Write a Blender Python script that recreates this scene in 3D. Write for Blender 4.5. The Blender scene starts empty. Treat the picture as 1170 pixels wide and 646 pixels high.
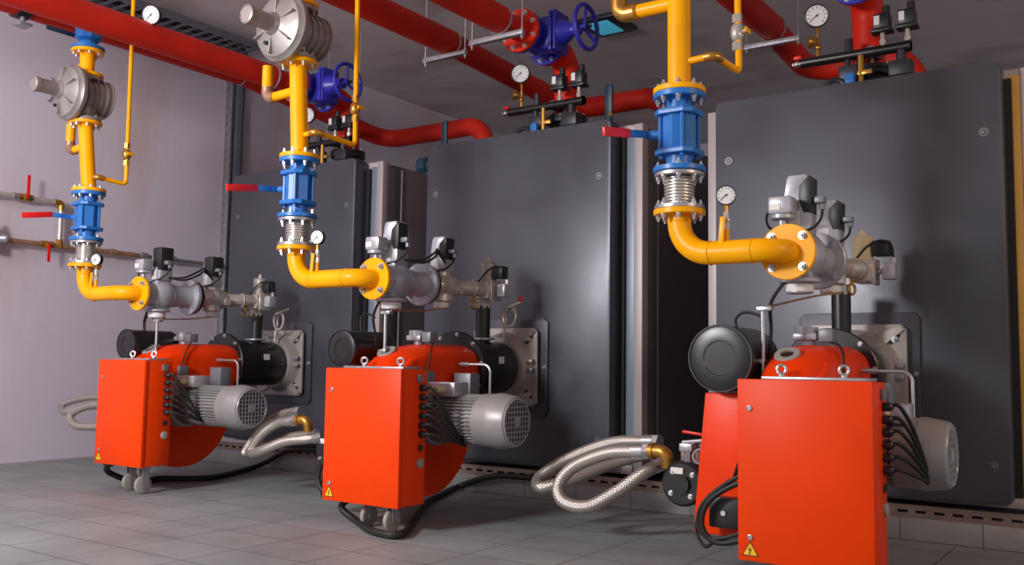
import bpy, bmesh, math, random
from mathutils import Vector, Matrix
random.seed(7)
SC = bpy.context.scene
COL = SC.collection

# ------------------------------------------------------------------ camera
CAM_H = 0.95
FPX, YAW, PITCH, ROLL = 1080.0, 0.6058, 0.0846, 0.01497
cF = Vector((-math.sin(YAW)*math.cos(PITCH), math.cos(YAW)*math.cos(PITCH), math.sin(PITCH)))
r0 = Vector((math.cos(YAW), math.sin(YAW), 0)); u0 = r0.cross(cF)
cR = r0*math.cos(ROLL) + u0*math.sin(ROLL)
cU = u0*math.cos(ROLL) - r0*math.sin(ROLL)
CP = Vector((0, 0, CAM_H))
cd = bpy.data.cameras.new('camera'); cam = bpy.data.objects.new('camera', cd); COL.objects.link(cam)
cd.sensor_width = 36; cd.sensor_fit = 'HORIZONTAL'; cd.lens = FPX*36/1170
cd.clip_start = 0.05
cam.matrix_world = Matrix(((cR.x, cU.x, -cF.x, CP.x), (cR.y, cU.y, -cF.y, CP.y), (cR.z, cU.z, -cF.z, CP.z), (0, 0, 0, 1)))
SC.camera = cam

def at(px, py, X=None, Y=None, Z=None):
    d = cF + cR*((px-585)/FPX) - cU*((py-323)/FPX)
    t = X/d.x if X is not None else (Y/d.y if Y is not None else (Z-CAM_H)/d.z)
    return CP + d*t

# ------------------------------------------------------------------ light
w = bpy.data.worlds.new('world'); SC.world = w; w.use_nodes = True
w.node_tree.nodes['Background'].inputs[0].default_value = (0.92, 0.92, 1.0, 1)
w.node_tree.nodes['Background'].inputs[1].default_value = 0.46

def area(name, loc, target, sx, sy, power, color):
    l = bpy.data.lights.new(name, 'AREA'); l.shape = 'RECTANGLE'; l.size = sx; l.size_y = sy
    l.energy = power; l.color = color
    o = bpy.data.objects.new(name, l); COL.objects.link(o); o.location = loc
    o.rotation_euler = (Vector(target)-Vector(loc)).to_track_quat('-Z', 'Y').to_euler()
    return o
area('key_window_light', (-4.6, -1.2, 2.9), (-4.6, 5.0, 1.0), 1.0, 0.9, 330, (1.0, 0.98, 0.96))
area('left_fill_light', (-6.6, 0.6, 3.6), (-8.2, 4.6, 1.4), 1.2, 0.8, 58, (0.95, 0.94, 1.0))  # unseen fill light added for the left wall
area('warm_fill_light', (1.5, 3.6, 2.6), (-1.2, 5.6, 1.3), 0.6, 0.6, 30, (1.0, 0.66, 0.40))  # unseen warm fill added to lift the right boiler and right-facing sides
SC.view_settings.view_transform = 'Standard'; SC.view_settings.look = 'None'
SC.view_settings.exposure = 0.0; SC.view_settings.gamma = 1.0; SC.view_settings.use_curve_mapping = False

# ------------------------------------------------------------------ materials
def lin(c):
    return tuple(((v/255)/12.92 if v/255 <= 0.04045 else ((v/255+0.055)/1.055)**2.4) for v in c)
MATS = {}
def mat(name, rgb, rough=0.5, metal=0.0, var=0.10, scale=6.0, bump=0.0, bscale=60.0, spec=0.5, detail=4.0):
    m = bpy.data.materials.new(name); m.use_nodes = True
    nt = m.node_tree; N = nt.nodes; L = nt.links; b = N['Principled BSDF']
    c = lin(rgb)
    tc = N.new('ShaderNodeTexCoord'); no = N.new('ShaderNodeTexNoise')
    no.inputs['Scale'].default_value = scale; no.inputs['Detail'].default_value = detail
    L.new(tc.outputs['Object'], no.inputs['Vector'])
    cr = N.new('ShaderNodeValToRGB')
    cr.color_ramp.elements[0].position = 0.3; cr.color_ramp.elements[1].position = 0.7
    cr.color_ramp.elements[0].color = tuple(v*(1-var) for v in c)+(1,)
    cr.color_ramp.elements[1].color = tuple(min(1, v*(1+var)) for v in c)+(1,)
    L.new(no.outputs['Fac'], cr.inputs[0]); L.new(cr.outputs[0], b.inputs['Base Color'])
    b.inputs['Roughness'].default_value = rough; b.inputs['Metallic'].default_value = metal
    b.inputs['Specular IOR Level'].default_value = spec
    if bump:
        n2 = N.new('ShaderNodeTexNoise'); n2.inputs['Scale'].default_value = bscale
        L.new(tc.outputs['Object'], n2.inputs['Vector'])
        bp = N.new('ShaderNodeBump'); bp.inputs['Strength'].default_value = bump; bp.inputs['Distance'].default_value = 0.01
        L.new(n2.outputs['Fac'], bp.inputs['Height']); L.new(bp.outputs[0], b.inputs['Normal'])
    MATS[name] = m; return m
mat('orange_paint', (232, 62, 0), 0.42, spec=0.18, var=0.06, scale=3, bump=0.03, bscale=150)
mat('orange_housing', (234, 58, 0), 0.36, spec=0.22, var=0.08, scale=4, bump=0.06, bscale=110)
mat('yellow_paint', (252, 172, 0), 0.34, spec=0.25, var=0.08, scale=5)
mat('red_pipe_paint', (196, 40, 26), 0.5, spec=0.2, var=0.14, scale=3)
mat('red_flange_paint', (208, 42, 20), 0.42, spec=0.2, var=0.1)
mat('red_grip', (225, 22, 22), 0.4, var=0.05)
mat('blue_paint', (36, 112, 190), 0.38, var=0.1, scale=9)
mat('gate_blue', (44, 44, 165), 0.36, var=0.12, scale=9)
mat('teal_paint', (30, 58, 78), 0.45, var=0.1)
mat('boiler_steel', (74, 75, 84), 0.36, 0.35, var=0.16, scale=1.1, bump=0.03, bscale=14)
_m = MATS['boiler_steel']; _n = _m.node_tree.nodes; _t = _n.new('ShaderNodeTexNoise'); _t.inputs['Scale'].default_value = 2.2; _t.inputs['Detail'].default_value = 5
_c = _n.new('ShaderNodeTexCoord'); _r = _n.new('ShaderNodeMapRange'); _r.inputs[1].default_value = 0.3; _r.inputs[2].default_value = 0.7; _r.inputs[3].default_value = 0.30; _r.inputs[4].default_value = 0.48
_m.node_tree.links.new(_c.outputs['Object'], _t.inputs[0]); _m.node_tree.links.new(_t.outputs[0], _r.inputs[0]); _m.node_tree.links.new(_r.outputs[0], _n['Principled BSDF'].inputs['Roughness'])
mat('boiler_edge', (104, 104, 110), 0.4, 0.3, var=0.1)
mat('casing_dark', (108, 98, 102), 0.5, 0.1, var=0.15, scale=1.5)
mat('frame_grey', (168, 158, 160), 0.45, 0.15, var=0.08, scale=2)
mat('frame_blue', (120, 130, 148), 0.42, 0.2, var=0.08, scale=2)
mat('ochre_reflection', (216, 170, 86), 0.4, 0.1, var=0.12, scale=2)  # yellow reflection on the boiler frame, painted in as ochre colour
mat('galvanised', (172, 172, 178), 0.38, 0.7, var=0.16, scale=25)
mat('zinc', (205, 205, 205), 0.28, 0.85, var=0.1, scale=30)
mat('cast_alu', (160, 154, 152), 0.40, 0.5, var=0.12, scale=14, bump=0.08, bscale=90)
mat('valve_grey', (170, 173, 182), 0.36, 0.3, var=0.12, scale=12, bump=0.06, bscale=90)
mat('actuator_grey', (184, 184, 192), 0.28, 0.4, var=0.08)
mat('nickel', (200, 194, 188), 0.30, 0.45, var=0.12, scale=14)
mat('brass', (196, 146, 66), 0.3, 0.8, var=0.12, scale=14)
mat('copper', (172, 132, 108), 0.38, 0.45, var=0.2, scale=10)
mat('rail_steel', (146, 128, 120), 0.5, 0.35, var=0.2, scale=8)
mat('motor_grey', (146, 143, 143), 0.40, 0.2, var=0.08, scale=8)
mat('plate_cast', (156, 150, 147), 0.42, 0.3, var=0.12, scale=9, bump=0.06, bscale=70)
mat('black_paint', (26, 24, 26), 0.32, var=0.15, scale=6)
mat('black_rubber', (24, 23, 24), 0.6, var=0.15, scale=8)
mat('black_plastic', (34, 34, 38), 0.42, var=0.1)
mat('dark_plate', (68, 68, 78), 0.42, 0.3, var=0.1)
mat('dark_iron', (48, 48, 54), 0.42, 0.3, var=0.15)
mat('white_label', (225, 222, 220), 0.5, var=0.04)
mat('dial_white', (222, 220, 222), 0.45, var=0.02)
mat('sign_yellow', (246, 190, 20), 0.45, var=0.03)
mat('sign_black', (18, 16, 14), 0.5, var=0.05)
mat('glass_dark', (46, 38, 36), 0.1, var=0.1)
mat('caster_grey', (150, 146, 140), 0.5, var=0.1)
mat('tray_steel', (120, 122, 132), 0.4, 0.6, var=0.15, scale=20)
mat('socket_tan', (200, 186, 150), 0.5, var=0.06)
mat('relay_box', (120, 124, 132), 0.42, 0.2, var=0.06)

# braided hose
m = mat('steel_braid', (214, 208, 202), 0.30, 0.65, var=0.1, scale=30)
nt = m.node_tree; b = nt.nodes['Principled BSDF']
uvn = nt.nodes.new('ShaderNodeTexCoord'); mp = nt.nodes.new('ShaderNodeMapping')
mp.inputs['Scale'].default_value = (1, 1, 1)
nt.links.new(uvn.outputs['UV'], mp.inputs[0])
wv = []
for rz in (0.7, -0.7):
    mm = nt.nodes.new('ShaderNodeMapping'); mm.inputs['Rotation'].default_value = (0, 0, rz)
    nt.links.new(mp.outputs[0], mm.inputs[0])
    wt = nt.nodes.new('ShaderNodeTexWave'); wt.inputs['Scale'].default_value = 0.8
    nt.links.new(mm.outputs[0], wt.inputs[0]); wv.append(wt)
mx = nt.nodes.new('ShaderNodeMath'); mx.operation = 'ADD'
nt.links.new(wv[0].outputs['Fac'], mx.inputs[0]); nt.links.new(wv[1].outputs['Fac'], mx.inputs[1])
cb = nt.nodes.new('ShaderNodeValToRGB'); cb.color_ramp.elements[0].position = 0.25; cb.color_ramp.elements[0].color = (0.26, 0.235, 0.21, 1)
cb.color_ramp.elements[1].position = 0.75; cb.color_ramp.elements[1].color = lin((214, 206, 198))+(1,)
mh = nt.nodes.new('ShaderNodeMath'); mh.operation = 'MULTIPLY'; mh.inputs[1].default_value = 0.5
nt.links.new(mx.outputs[0], mh.inputs[0]); nt.links.new(mh.outputs[0], cb.inputs[0]); nt.links.new(cb.outputs[0], b.inputs['Base Color'])
bp = nt.nodes.new('ShaderNodeBump'); bp.inputs['Strength'].default_value = 0.3; bp.inputs['Distance'].default_value = 0.004
nt.links.new(mx.outputs[0], bp.inputs['Height']); nt.links.new(bp.outputs[0], b.inputs['Normal'])

def tile_mat(name, c1, c2, mortar, bw, bh, rough, msize, ox=0.0, oy=0.0, swap=False, bumpv=0.2):
    m = bpy.data.materials.new(name); m.use_nodes = True
    nt = m.node_tree; N = nt.nodes; L = nt.links; b = N['Principled BSDF']
    tc = N.new('ShaderNodeTexCoord'); mp = N.new('ShaderNodeMapping')
    mp.inputs['Location'].default_value = (ox, oy, 0)
    if swap: mp.inputs['Rotation'].default_value = (math.radians(-90), 0, 0)
    L.new(tc.outputs['Object'], mp.inputs[0])
    br = N.new('ShaderNodeTexBrick'); br.offset = 0; br.squash = 1
    br.inputs['Scale'].default_value = 1; br.inputs['Brick Width'].default_value = bw; br.inputs['Row Height'].default_value = bh
    br.inputs['Mortar Size'].default_value = msize; br.inputs['Mortar Smooth'].default_value = 0.3
    br.inputs['Color1'].default_value = lin(c1)+(1,); br.inputs['Color2'].default_value = lin(c2)+(1,); br.inputs['Mortar'].default_value = lin(mortar)+(1,)
    L.new(mp.outputs[0], br.inputs[0])
    no = N.new('ShaderNodeTexNoise'); no.inputs['Scale'].default_value = 1.7; no.inputs['Detail'].default_value = 7; no.inputs['Roughness'].default_value = 0.62
    L.new(tc.outputs['Object'], no.inputs[0])
    cr = N.new('ShaderNodeValToRGB'); cr.color_ramp.elements[0].position = 0.32; cr.color_ramp.elements[1].position = 0.7
    cr.color_ramp.elements[0].color = (0.74, 0.74, 0.74, 1); cr.color_ramp.elements[1].color = (1.1, 1.1, 1.1, 1)
    L.new(no.outputs[0], cr.inputs[0])
    mu = N.new('ShaderNodeMix'); mu.data_type = 'RGBA'; mu.blend_type = 'MULTIPLY'; mu.inputs[0].default_value = 1
    L.new(br.outputs[0], mu.inputs[6]); L.new(cr.outputs[0], mu.inputs[7]); L.new(mu.outputs[2], b.inputs['Base Color'])
    b.inputs['Roughness'].default_value = rough
    bp = N.new('ShaderNodeBump'); bp.inputs['Strength'].default_value = bumpv; bp.inputs['Distance'].default_value = 0.004; bp.invert = True
    L.new(br.outputs['Fac'], bp.inputs['Height']); L.new(bp.outputs[0], b.inputs['Normal'])
    MATS[name] = m; return m
tile_mat('floor_tiles', (142, 147, 148), (136, 140, 142), (80, 82, 84), 0.48, 0.32, 0.55, 0.0045, ox=0.01, oy=0.02)
tile_mat('plinth_tiles', (156, 156, 156), (148, 148, 148), (104, 104, 104), 0.42, 0.30, 0.5, 0.004, swap=True)

def wall_mat(name, rgb, stain, stain_amt):
    m = bpy.data.materials.new(name); m.use_nodes = True
    nt = m.node_tree; N = nt.nodes; L = nt.links; b = N['Principled BSDF']
    tc = N.new('ShaderNodeTexCoord')
    no = N.new('ShaderNodeTexNoise'); no.inputs['Scale'].default_value = 0.9; no.inputs['Detail'].default_value = 6
    sm_ = N.new('ShaderNodeMapping'); sm_.inputs['Scale'].default_value = (1, 1.5, 0.45)
    L.new(tc.outputs['Object'], sm_.inputs[0]); L.new(sm_.outputs[0], no.inputs[0])
    cr = N.new('ShaderNodeValToRGB'); cr.color_ramp.elements[0].position = 0.50; cr.color_ramp.elements[1].position = 0.78
    c = lin(rgb); s = lin(stain)
    cr.color_ramp.elements[0].color = c+(1,)
    cr.color_ramp.elements[1].color = tuple(c[i]*(1-stain_amt)+s[i]*stain_amt for i in range(3))+(1,)
    L.new(no.outputs[0], cr.inputs[0]); L.new(cr.outputs[0], b.inputs['Base Color'])
    b.inputs['Roughness'].default_value = 0.62
    n2 = N.new('ShaderNodeTexNoise'); n2.inputs['Scale'].default_value = 9; n2.inputs['Detail'].default_value = 5
    L.new(tc.outputs['Object'], n2.inputs[0])
    bp = N.new('ShaderNodeBump'); bp.inputs['Strength'].default_value = 0.12; bp.inputs['Distance'].default_value = 0.02
    L.new(n2.outputs[0], bp.inputs['Height']); L.new(bp.outputs[0], b.inputs['Normal'])
    MATS[name] = m
wall_mat('wall_plaster', (206, 198, 212), (186, 146, 112), 0.6)
wall_mat('ceiling_plaster', (218, 206, 206), (140, 110, 102), 0.7)

# ------------------------------------------------------------------ mesh builder
V = Vector
def basis(d):
    d = V(d).normalized()
    a = V((0, 0, 1)) if abs(d.z) < 0.9 else V((1, 0, 0))
    u = a.cross(d).normalized(); v = d.cross(u)
    return u, v, d
def smooth_path(pts, n=8):
    P = [V(p) for p in pts]; out = []
    for i in range(len(P)-1):
        p0 = P[i-1] if i else P[0]*2-P[1]; p1 = P[i]; p2 = P[i+1]; p3 = P[i+2] if i+2 < len(P) else P[-1]*2-P[-2]
        for k in range(n):
            t = k/n
            out.append(0.5*((2*p1)+(p2-p0)*t+(2*p0-5*p1+4*p2-p3)*t*t+(3*p1-p0-3*p2+p3)*t**3))
    out.append(P[-1]); return out
def bend_path(pts, r, n=8):
    """polyline with its corners rounded to radius r"""
    P = [V(p) for p in pts]; out = [P[0]]
    for i in range(1, len(P)-1):
        a = (P[i-1]-P[i]); c = (P[i+1]-P[i]); la, lc = a.length, c.length; a.normalize(); c.normalize()
        ang = a.angle(c); t = min(r/math.tan(ang/2), la*0.49 if i > 1 else la*0.98, lc*0.49 if i < len(P)-2 else lc*0.98); rr = t*math.tan(ang/2)
        cen = P[i]+(a+c).normalized()*(rr/math.sin(ang/2))
        s = P[i]+a*t-cen; e = P[i]+c*t-cen; tot = s.angle(e)
        ax = s.cross(e).normalized()
        for k in range(n+1):
            out.append(cen+Matrix.Rotation(tot*k/n, 3, ax) @ s)
    out.append(P[-1]); return out
class MB:
    def __init__(s): s.bm = bmesh.new(); s.uv = s.bm.loops.layers.uv.new('uv')
    def box(s, c, size, bev=0.0, rot=None, seg=2):
        r = bmesh.ops.create_cube(s.bm, size=1.0)
        M = Matrix.Translation(V(c)) @ (rot.to_4x4() if rot else Matrix.Identity(4)) @ Matrix.Diagonal(V(tuple(size)+(1,)))
        bmesh.ops.transform(s.bm, matrix=M, verts=r['verts'])
        if bev:
            es = list({e for v in r['verts'] for e in v.link_edges})
            bmesh.ops.bevel(s.bm, geom=es, offset=bev, segments=seg, profile=0.5, affect='EDGES')
        return s
    def span(s, a, b, bev=0.0):
        a, b = V(a), V(b); d = b-a
        return s.box((a+b)/2, (abs(d.x), abs(d.y), abs(d.z)), bev)
    def lathe(s, o, d, prof, seg=28, cap=True):
        u, v, d = basis(d); o = V(o); rings = []
        for t, r in prof:
            rings.append([s.bm.verts.new(o+d*t+(u*math.cos(2*math.pi*k/seg)+v*math.sin(2*math.pi*k/seg))*max(r, 1e-4)) for k in range(seg)])
        for a, b in zip(rings, rings[1:]):
            for k in range(seg):
                s.bm.faces.new((a[k], a[(k+1) % seg], b[(k+1) % seg], b[k]))
        if cap:
            s.bm.faces.new(rings[0][::-1]); s.bm.faces.new(rings[-1])
        return s
    def cyl(s, a, b, r, r2=None, seg=24, bev=0.0):
        a, b = V(a), V(b); L = (b-a).length; r2 = r if r2 is None else r2
        pr = [(0, r), (L, r2)] if not bev else [(0, r-bev), (bev, r), (L-bev, r2), (L, r2-bev)]
        return s.lathe(a, b-a, pr, seg)
    def ring(s, o, d, t, ro, ri, seg=32, bev=0.003):
        return s.lathe(o, d, [(0, ri), (0, ro-bev), (bev, ro), (t-bev, ro), (t, ro-bev), (t, ri), (0, ri)], seg, cap=False)
    def tube(s, pts, r, seg=12, cap=True):
        P = [V(p) for p in pts]; n = len(P); rad = r if callable(r) else (lambda t: r)
        T = [(P[min(i+1, n-1)]-P[max(i-1, 0)]).normalized() for i in range(n)]
        u = basis(T[0])[0]; rings = []; acc = 0.0; ac = []
        for i in range(n):
            if i:
                u = (u-T[i]*u.dot(T[i])).normalized(); acc += (P[i]-P[i-1]).length
            v = T[i].cross(u); rr = rad(i/(n-1)); ac.append(acc)
            rings.append([s.bm.verts.new(P[i]+(u*math.cos(2*math.pi*k/seg)+v*math.sin(2*math.pi*k/seg))*rr) for k in range(seg)])
        r00 = rad(0)
        for i in range(n-1):
            for k in range(seg):
                f = s.bm.faces.new((rings[i][k], rings[i][(k+1) % seg], rings[i+1][(k+1) % seg], rings[i+1][k]))
                us = (k/seg, (k+1)/seg, (k+1)/seg, k/seg); vs = (ac[i], ac[i], ac[i+1], ac[i+1])
                for lp, a, bb in zip(f.loops, us, vs): lp[s.uv].uv = (a*8, bb*8/(2*math.pi*r00))
        if cap:
            s.bm.faces.new(rings[0][::-1]); s.bm.faces.new(rings[-1])
        return s
    def torus(s, c, d, R, r, seg=36, rs=10):
        u, v, d = basis(d); c = V(c); rings = []
        for i in range(seg):
            a = 2*math.pi*i/seg; e = u*math.cos(a)+v*math.sin(a)
            rings.append([s.bm.verts.new(c+e*(R+r*math.cos(2*math.pi*k/rs))+d*(r*math.sin(2*math.pi*k/rs))) for k in range(rs)])
        for i in range(seg):
            a, b = rings[i], rings[(i+1) % seg]
            for k in range(rs): s.bm.faces.new((a[k], b[k], b[(k+1) % rs], a[(k+1) % rs]))
        return s
    def prism(s, poly, o, u, v, depth, bev=0.0):
        u, v, o = V(u), V(v), V(o); d = u.cross(v).normalized()*depth
        a = [s.bm.verts.new(o+u*x+v*y) for x, y in poly]; b = [s.bm.verts.new(p.co+d) for p in a]
        n = len(poly); fs = [s.bm.faces.new(a[::-1]), s.bm.faces.new(b)]
        for k in range(n): fs.append(s.bm.faces.new((a[k], a[(k+1) % n], b[(k+1) % n], b[k])))
        if bev:
            es = list({e for f in fs[:2] for e in f.edges})
            bmesh.ops.bevel(s.bm, geom=es, offset=bev, segments=2, profile=0.5, affect='EDGES')
        return s
    def ball(s, c, r, sc=(1, 1, 1), seg=16):
        q = bmesh.ops.create_uvsphere(s.bm, u_segments=seg, v_segments=seg//2+2, radius=r)
        bmesh.ops.transform(s.bm, matrix=Matrix.Translation(V(c)) @ Matrix.Diagonal(V(sc+(1,))), verts=q['verts'])
        return s
    def build(s, name, material, parent=None, angle=35):
        bmesh.ops.recalc_face_normals(s.bm, faces=s.bm.faces[:])
        org = V((0, 0, 0)); p = parent
        while p: org = org+p.location; p = p.parent
        if org.length: bmesh.ops.translate(s.bm, verts=s.bm.verts[:], vec=-org)
        me = bpy.data.meshes.new(name); s.bm.to_mesh(me); s.bm.free()
        me.materials.append(MATS[material] if isinstance(material, str) else material)
        me.polygons.foreach_set('use_smooth', [True]*len(me.polygons)); me.set_sharp_from_angle(angle=math.radians(angle))
        o = bpy.data.objects.new(name, me); COL.objects.link(o)
        if parent: o.parent = parent
        return o
def tag(o, label, cat, group=None):
    o['label'] = label; o['category'] = cat
    if group: o['group'] = group
    return o
def thing(name, label, cat, loc, group=None):
    o = bpy.data.objects.new(name, None); COL.objects.link(o); o.location = loc; o.empty_display_size = 0.05
    return tag(o, label, cat, group)
def structure(name, mb, material):
    o = mb.build(name, material); o['kind'] = 'structure'; return o
def solo(name, mb, material, label, cat, base, group=None):
    """a thing that is one mesh, its origin put at its base"""
    o = mb.build(name, material); b = V(base)
    o.data.transform(Matrix.Translation(-b)); o.location = b
    return tag(o, label, cat, group)

def bolt(parent, p, d, r=0.011, stud=0.012, name='bolt', material='zinc'):
    """hex head on a washer, standing out along d from p"""
    d = V(d).normalized(); p = V(p); mb = MB()
    mb.cyl(p-d*0.001, p+d*0.003, r*1.35, seg=14)
    mb.cyl(p+d*0.003, p+d*0.003+d*r*1.1, r, seg=6)
    if stud: mb.cyl(p+d*(0.003+r*1.1), p+d*(0.003+r*1.1+stud), r*0.5, seg=8)
    return mb.build(name, material, parent)
def flange(parent, c, d, t, r, ri, material, nb=8, rb=None, bolts='', name='flange', br=0.011, phase=0.5):
    """disc whose face starts at c and runs t along d; bolts '+' (far face) and/or '-'"""
    d = V(d).normalized(); c = V(c); u, v, _ = basis(d); rb = rb or r*0.8
    f = MB().ring(c, d, t, r, ri).build(name, material, parent)
    for k in range(nb):
        a = 2*math.pi*(k+phase)/nb; e = (u*math.cos(a)+v*math.sin(a))*rb
        if '+' in bolts: bolt(f, c+d*t+e, d, br)
        if '-' in bolts: bolt(f, c+e, -d, br)
    return f
def gauge(c, d, r, label, stem=None, group=None):
    """round dial gauge: case, dial, needle, ring"""
    d = V(d).normalized(); c = V(c); base = V(stem) if stem else c
    t = thing('pressure_gauge', label, 'gauge', base, group)
    MB().lathe(c-d*0.03, d, [(0, r*0.85), (0.006, r*0.97), (0.034, r*0.97), (0.036, r*0.9)], 28).build('case', 'black_plastic', t)
    MB().torus(c+d*0.007, d, r*0.95, r*0.07, 32, 8).build('bezel', 'dark_iron', t)
    MB().lathe(c+d*0.006, d, [(0, r*0.9), (0.002, r*0.9)], 28).build('dial', 'dial_white', t)
    u = V((0, 0, 1)); u = (u-d*u.dot(d)).normalized(); v = u.cross(d)
    mk = MB()
    for k in range(11):
        a = math.radians(-135+27*k); e = u*math.cos(a)+v*math.sin(a); rm = Matrix((v.normalized(), d, u)).transposed() @ Matrix.Rotation(a, 3, 'Y')
        mk.box(c+d*0.0085+e*r*0.72, (r*0.05, 0.001, r*0.2), rot=rm)
    mk.build('dial_marks', 'sign_black', t)
    a = math.radians(-130); rm = Matrix((v, d, u)).transposed() @ Matrix.Rotation(a, 3, 'Y'); e = u*math.cos(a)+v*math.sin(a)
    MB().box(c+d*0.010+e*r*0.2, (r*0.06, 0.001, r*0.85), rot=rm).cyl(c+d*0.0085, c+d*0.012, r*0.09, seg=10).build('needle', 'sign_black', t)
    if stem:
        s = V(stem); top = c-d*0.012; q = V((top.x, top.y, top.z-r*0.9))
        MB().cyl(s, (s.x, s.y, s.z+(q.z-s.z)*0.999), 0.008, seg=10).cyl((q.x, q.y, q.z-0.018), (q.x, q.y, q.z+0.005), 0.012, seg=6).build('stem', 'brass', t)
    return t

# ------------------------------------------------------------------ units
WHERE = ['leftmost', 'middle', 'nearest']
BOILER = ['leftmost boiler', 'middle boiler', 'nearest boiler at right']
AX = [-6.35, -3.96, -1.48]           # burner axis
BX = [(-7.15, -5.57), (-4.78, -3.13), (-2.36, -0.70)]   # boiler doors
CX = [-6.90, -4.50, -1.88]           # gas riser
TX = [-6.32, -3.94, -1.40]           # gas train
CABX = [(-6.36, -5.81), (-4.05, -3.47), (-1.54, -0.975)]
CABZ = [(0.19, 0.93), (0.145, 0.905), (0.125, 0.895)]
BY = 5.70; GY = 4.10

# ------------------------------------------------------------------ setting
structure('floor', MB().span((-8.6, -3.0, -0.12), (4.5, 14.2, 0)), 'floor_tiles')
structure('wall_left', MB().span((-8.65, -3.0, 0), (-8.45, 14.2, 4.5)), 'wall_plaster')
structure('wall_back', MB().span((-8.45, 14.0, 0), (4.5, 14.2, 4.5)), 'wall_plaster')
structure('ceiling', MB().span((-8.65, -3.0, 4.5), (4.5, 14.2, 4.65)), 'ceiling_plaster')
structure('plinth', MB().span((-7.45, 5.655, 0), (0.6, 9.0, 0.125), 0.006), 'plinth_tiles')

# perforated rail the boilers stand on
rl = thing('support_rail', 'perforated steel rail running under the boiler fronts on the plinth', 'rail', (-3.5, 5.68, 0.125))
mb = MB()
mb.span((-7.3, 5.665, 0.185), (-0.1, 5.70, 0.192)).span((-7.3, 5.665, 0.126), (-0.1, 5.70, 0.133))
x = -7.3
while x < -0.12:
    mb.span((x, 5.668, 0.133), (x+0.04, 5.676, 0.185))
    mb.span((x+0.04, 5.668, 0.133), (x+0.095, 5.676, 0.150)).span((x+0.04, 5.668, 0.166), (x+0.095, 5.676, 0.185)); x += 0.095
mb.build('slotted_web', 'rail_steel', rl)
MB().span((-7.3, 5.695, 0.134), (-0.1, 5.698, 0.184)).build('back_web', 'dark_iron', rl)

# ------------------------------------------------------------------ boilers
for i in range(3):
    x0, x1 = BX[i]; xc = AX[i]
    t = thing('boiler', ['dark grey boiler at far left beside the white wall', 'dark grey boiler in the middle of the row, between the other two',
              'dark grey boiler at right, nearest, with ochre reflection painted on its right edge'][i], 'boiler', ((x0+x1)/2, 6.0, 0.193), 'steel boilers in a row')
    MB().span((x0-0.03, 5.93, 0.195), (x1+0.16, 8.6, 2.60), 0.006).build('casing', 'casing_dark', t)
    # front frame: inner and outer strips left and right, top and bottom pieces
    f = MB()
    f.span((x0-0.12, 5.86, 0.20), (x0-0.01, 5.93, 2.64), 0.004)
    f.span((x1+0.10-(0.022 if i == 2 else 0), 5.86, 0.20), (x1+0.165, 5.95, 2.64), 0.004)
    f.span((x0-0.01, 5.87, 2.58), (x1+0.10, 5.93, 2.64), 0.004)
    f.span((x0-0.01, 5.84, 0.20), (x1+0.10, 5.93, 0.26), 0.004)
    f.build('front_frame', 'frame_grey', t)
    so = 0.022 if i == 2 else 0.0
    MB().span((x1+0.035-so, 5.865, 0.20), (x1+0.10-so, 5.93, 2.60), 0.003).build('inner_frame_strip', 'ochre_reflection' if i == 2 else 'frame_blue', t)  # right boiler: reflection on the frame put into the strip's colour
    MB().span((x1+0.150, 6.10, 0.20), (x1+0.168, 6.116, 2.60), 0.002).build('edge_trim', 'frame_grey', t)
    MB().span((x1+0.150, 5.95, 0.20), (x1+0.163, 6.10, 2.60), 0.002).build('frame_return', 'boiler_edge', t)
    d = MB()
    d.prism([(x0+0.03, 0.23), (x1-0.03, 0.23), (x1-0.008, 0.245), (x1, 0.27), (x1, 2.61), (x1-0.008, 2.64), (x1-0.03, 2.655), (x0+0.03, 2.655), (x0+0.008, 2.64), (x0, 2.61), (x0, 0.27), (x0+0.008, 0.245)],
            (0, BY, 0), (1, 0, 0), (0, 0, 1), -0.135, 0.004)
    d.build('door_panel', 'boiler_steel', t)
    MB().span((x0+0.03, 5.835, 0.26), (x1+0.035, 5.93, 2.58)).build('door_gasket', 'black_rubber', t)
    for (bx, bz) in ((x0+0.09, 2.26), (x1-0.09, 2.26), (x0+0.09, 0.43), (x1-0.09, 0.43)):
        q = MB().ring((bx, BY+0.001, bz), (0, -1, 0), 0.006, 0.027, 0.016).lathe((bx, BY, bz), (0, -1, 0), [(0, 0.016), (0.003, 0.016), (0.010, 0.010), (0.011, 0.005)], 16)
        q.build('door_bolt', 'boiler_edge', t)
    # dark burner mounting door
    mp_ = MB().prism([(xc-0.34, 0.60), (xc-0.31, 0.57), (xc+0.31, 0.57), (xc+0.34, 0.60), (xc+0.34, 1.24), (xc+0.31, 1.27), (xc-0.31, 1.27), (xc-0.34, 1.24)],
                (0, 5.68, 0), (1, 0, 0), (0, 0, 1), -0.021, 0.003).build('burner_door', 'dark_plate', t)
    for bz in (0.92,):
        for bx in (xc-0.315, xc+0.315): bolt(mp_, (bx, 5.68, bz), (0, -1, 0), 0.011, 0)
    if i < 3:
        # lid rails on the top of the boiler
        MB().span((x0-0.02, 6.0, 2.60), (x1+0.14, 8.55, 2.635), 0.01).build('top_lid', 'casing_dark', t)

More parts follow.
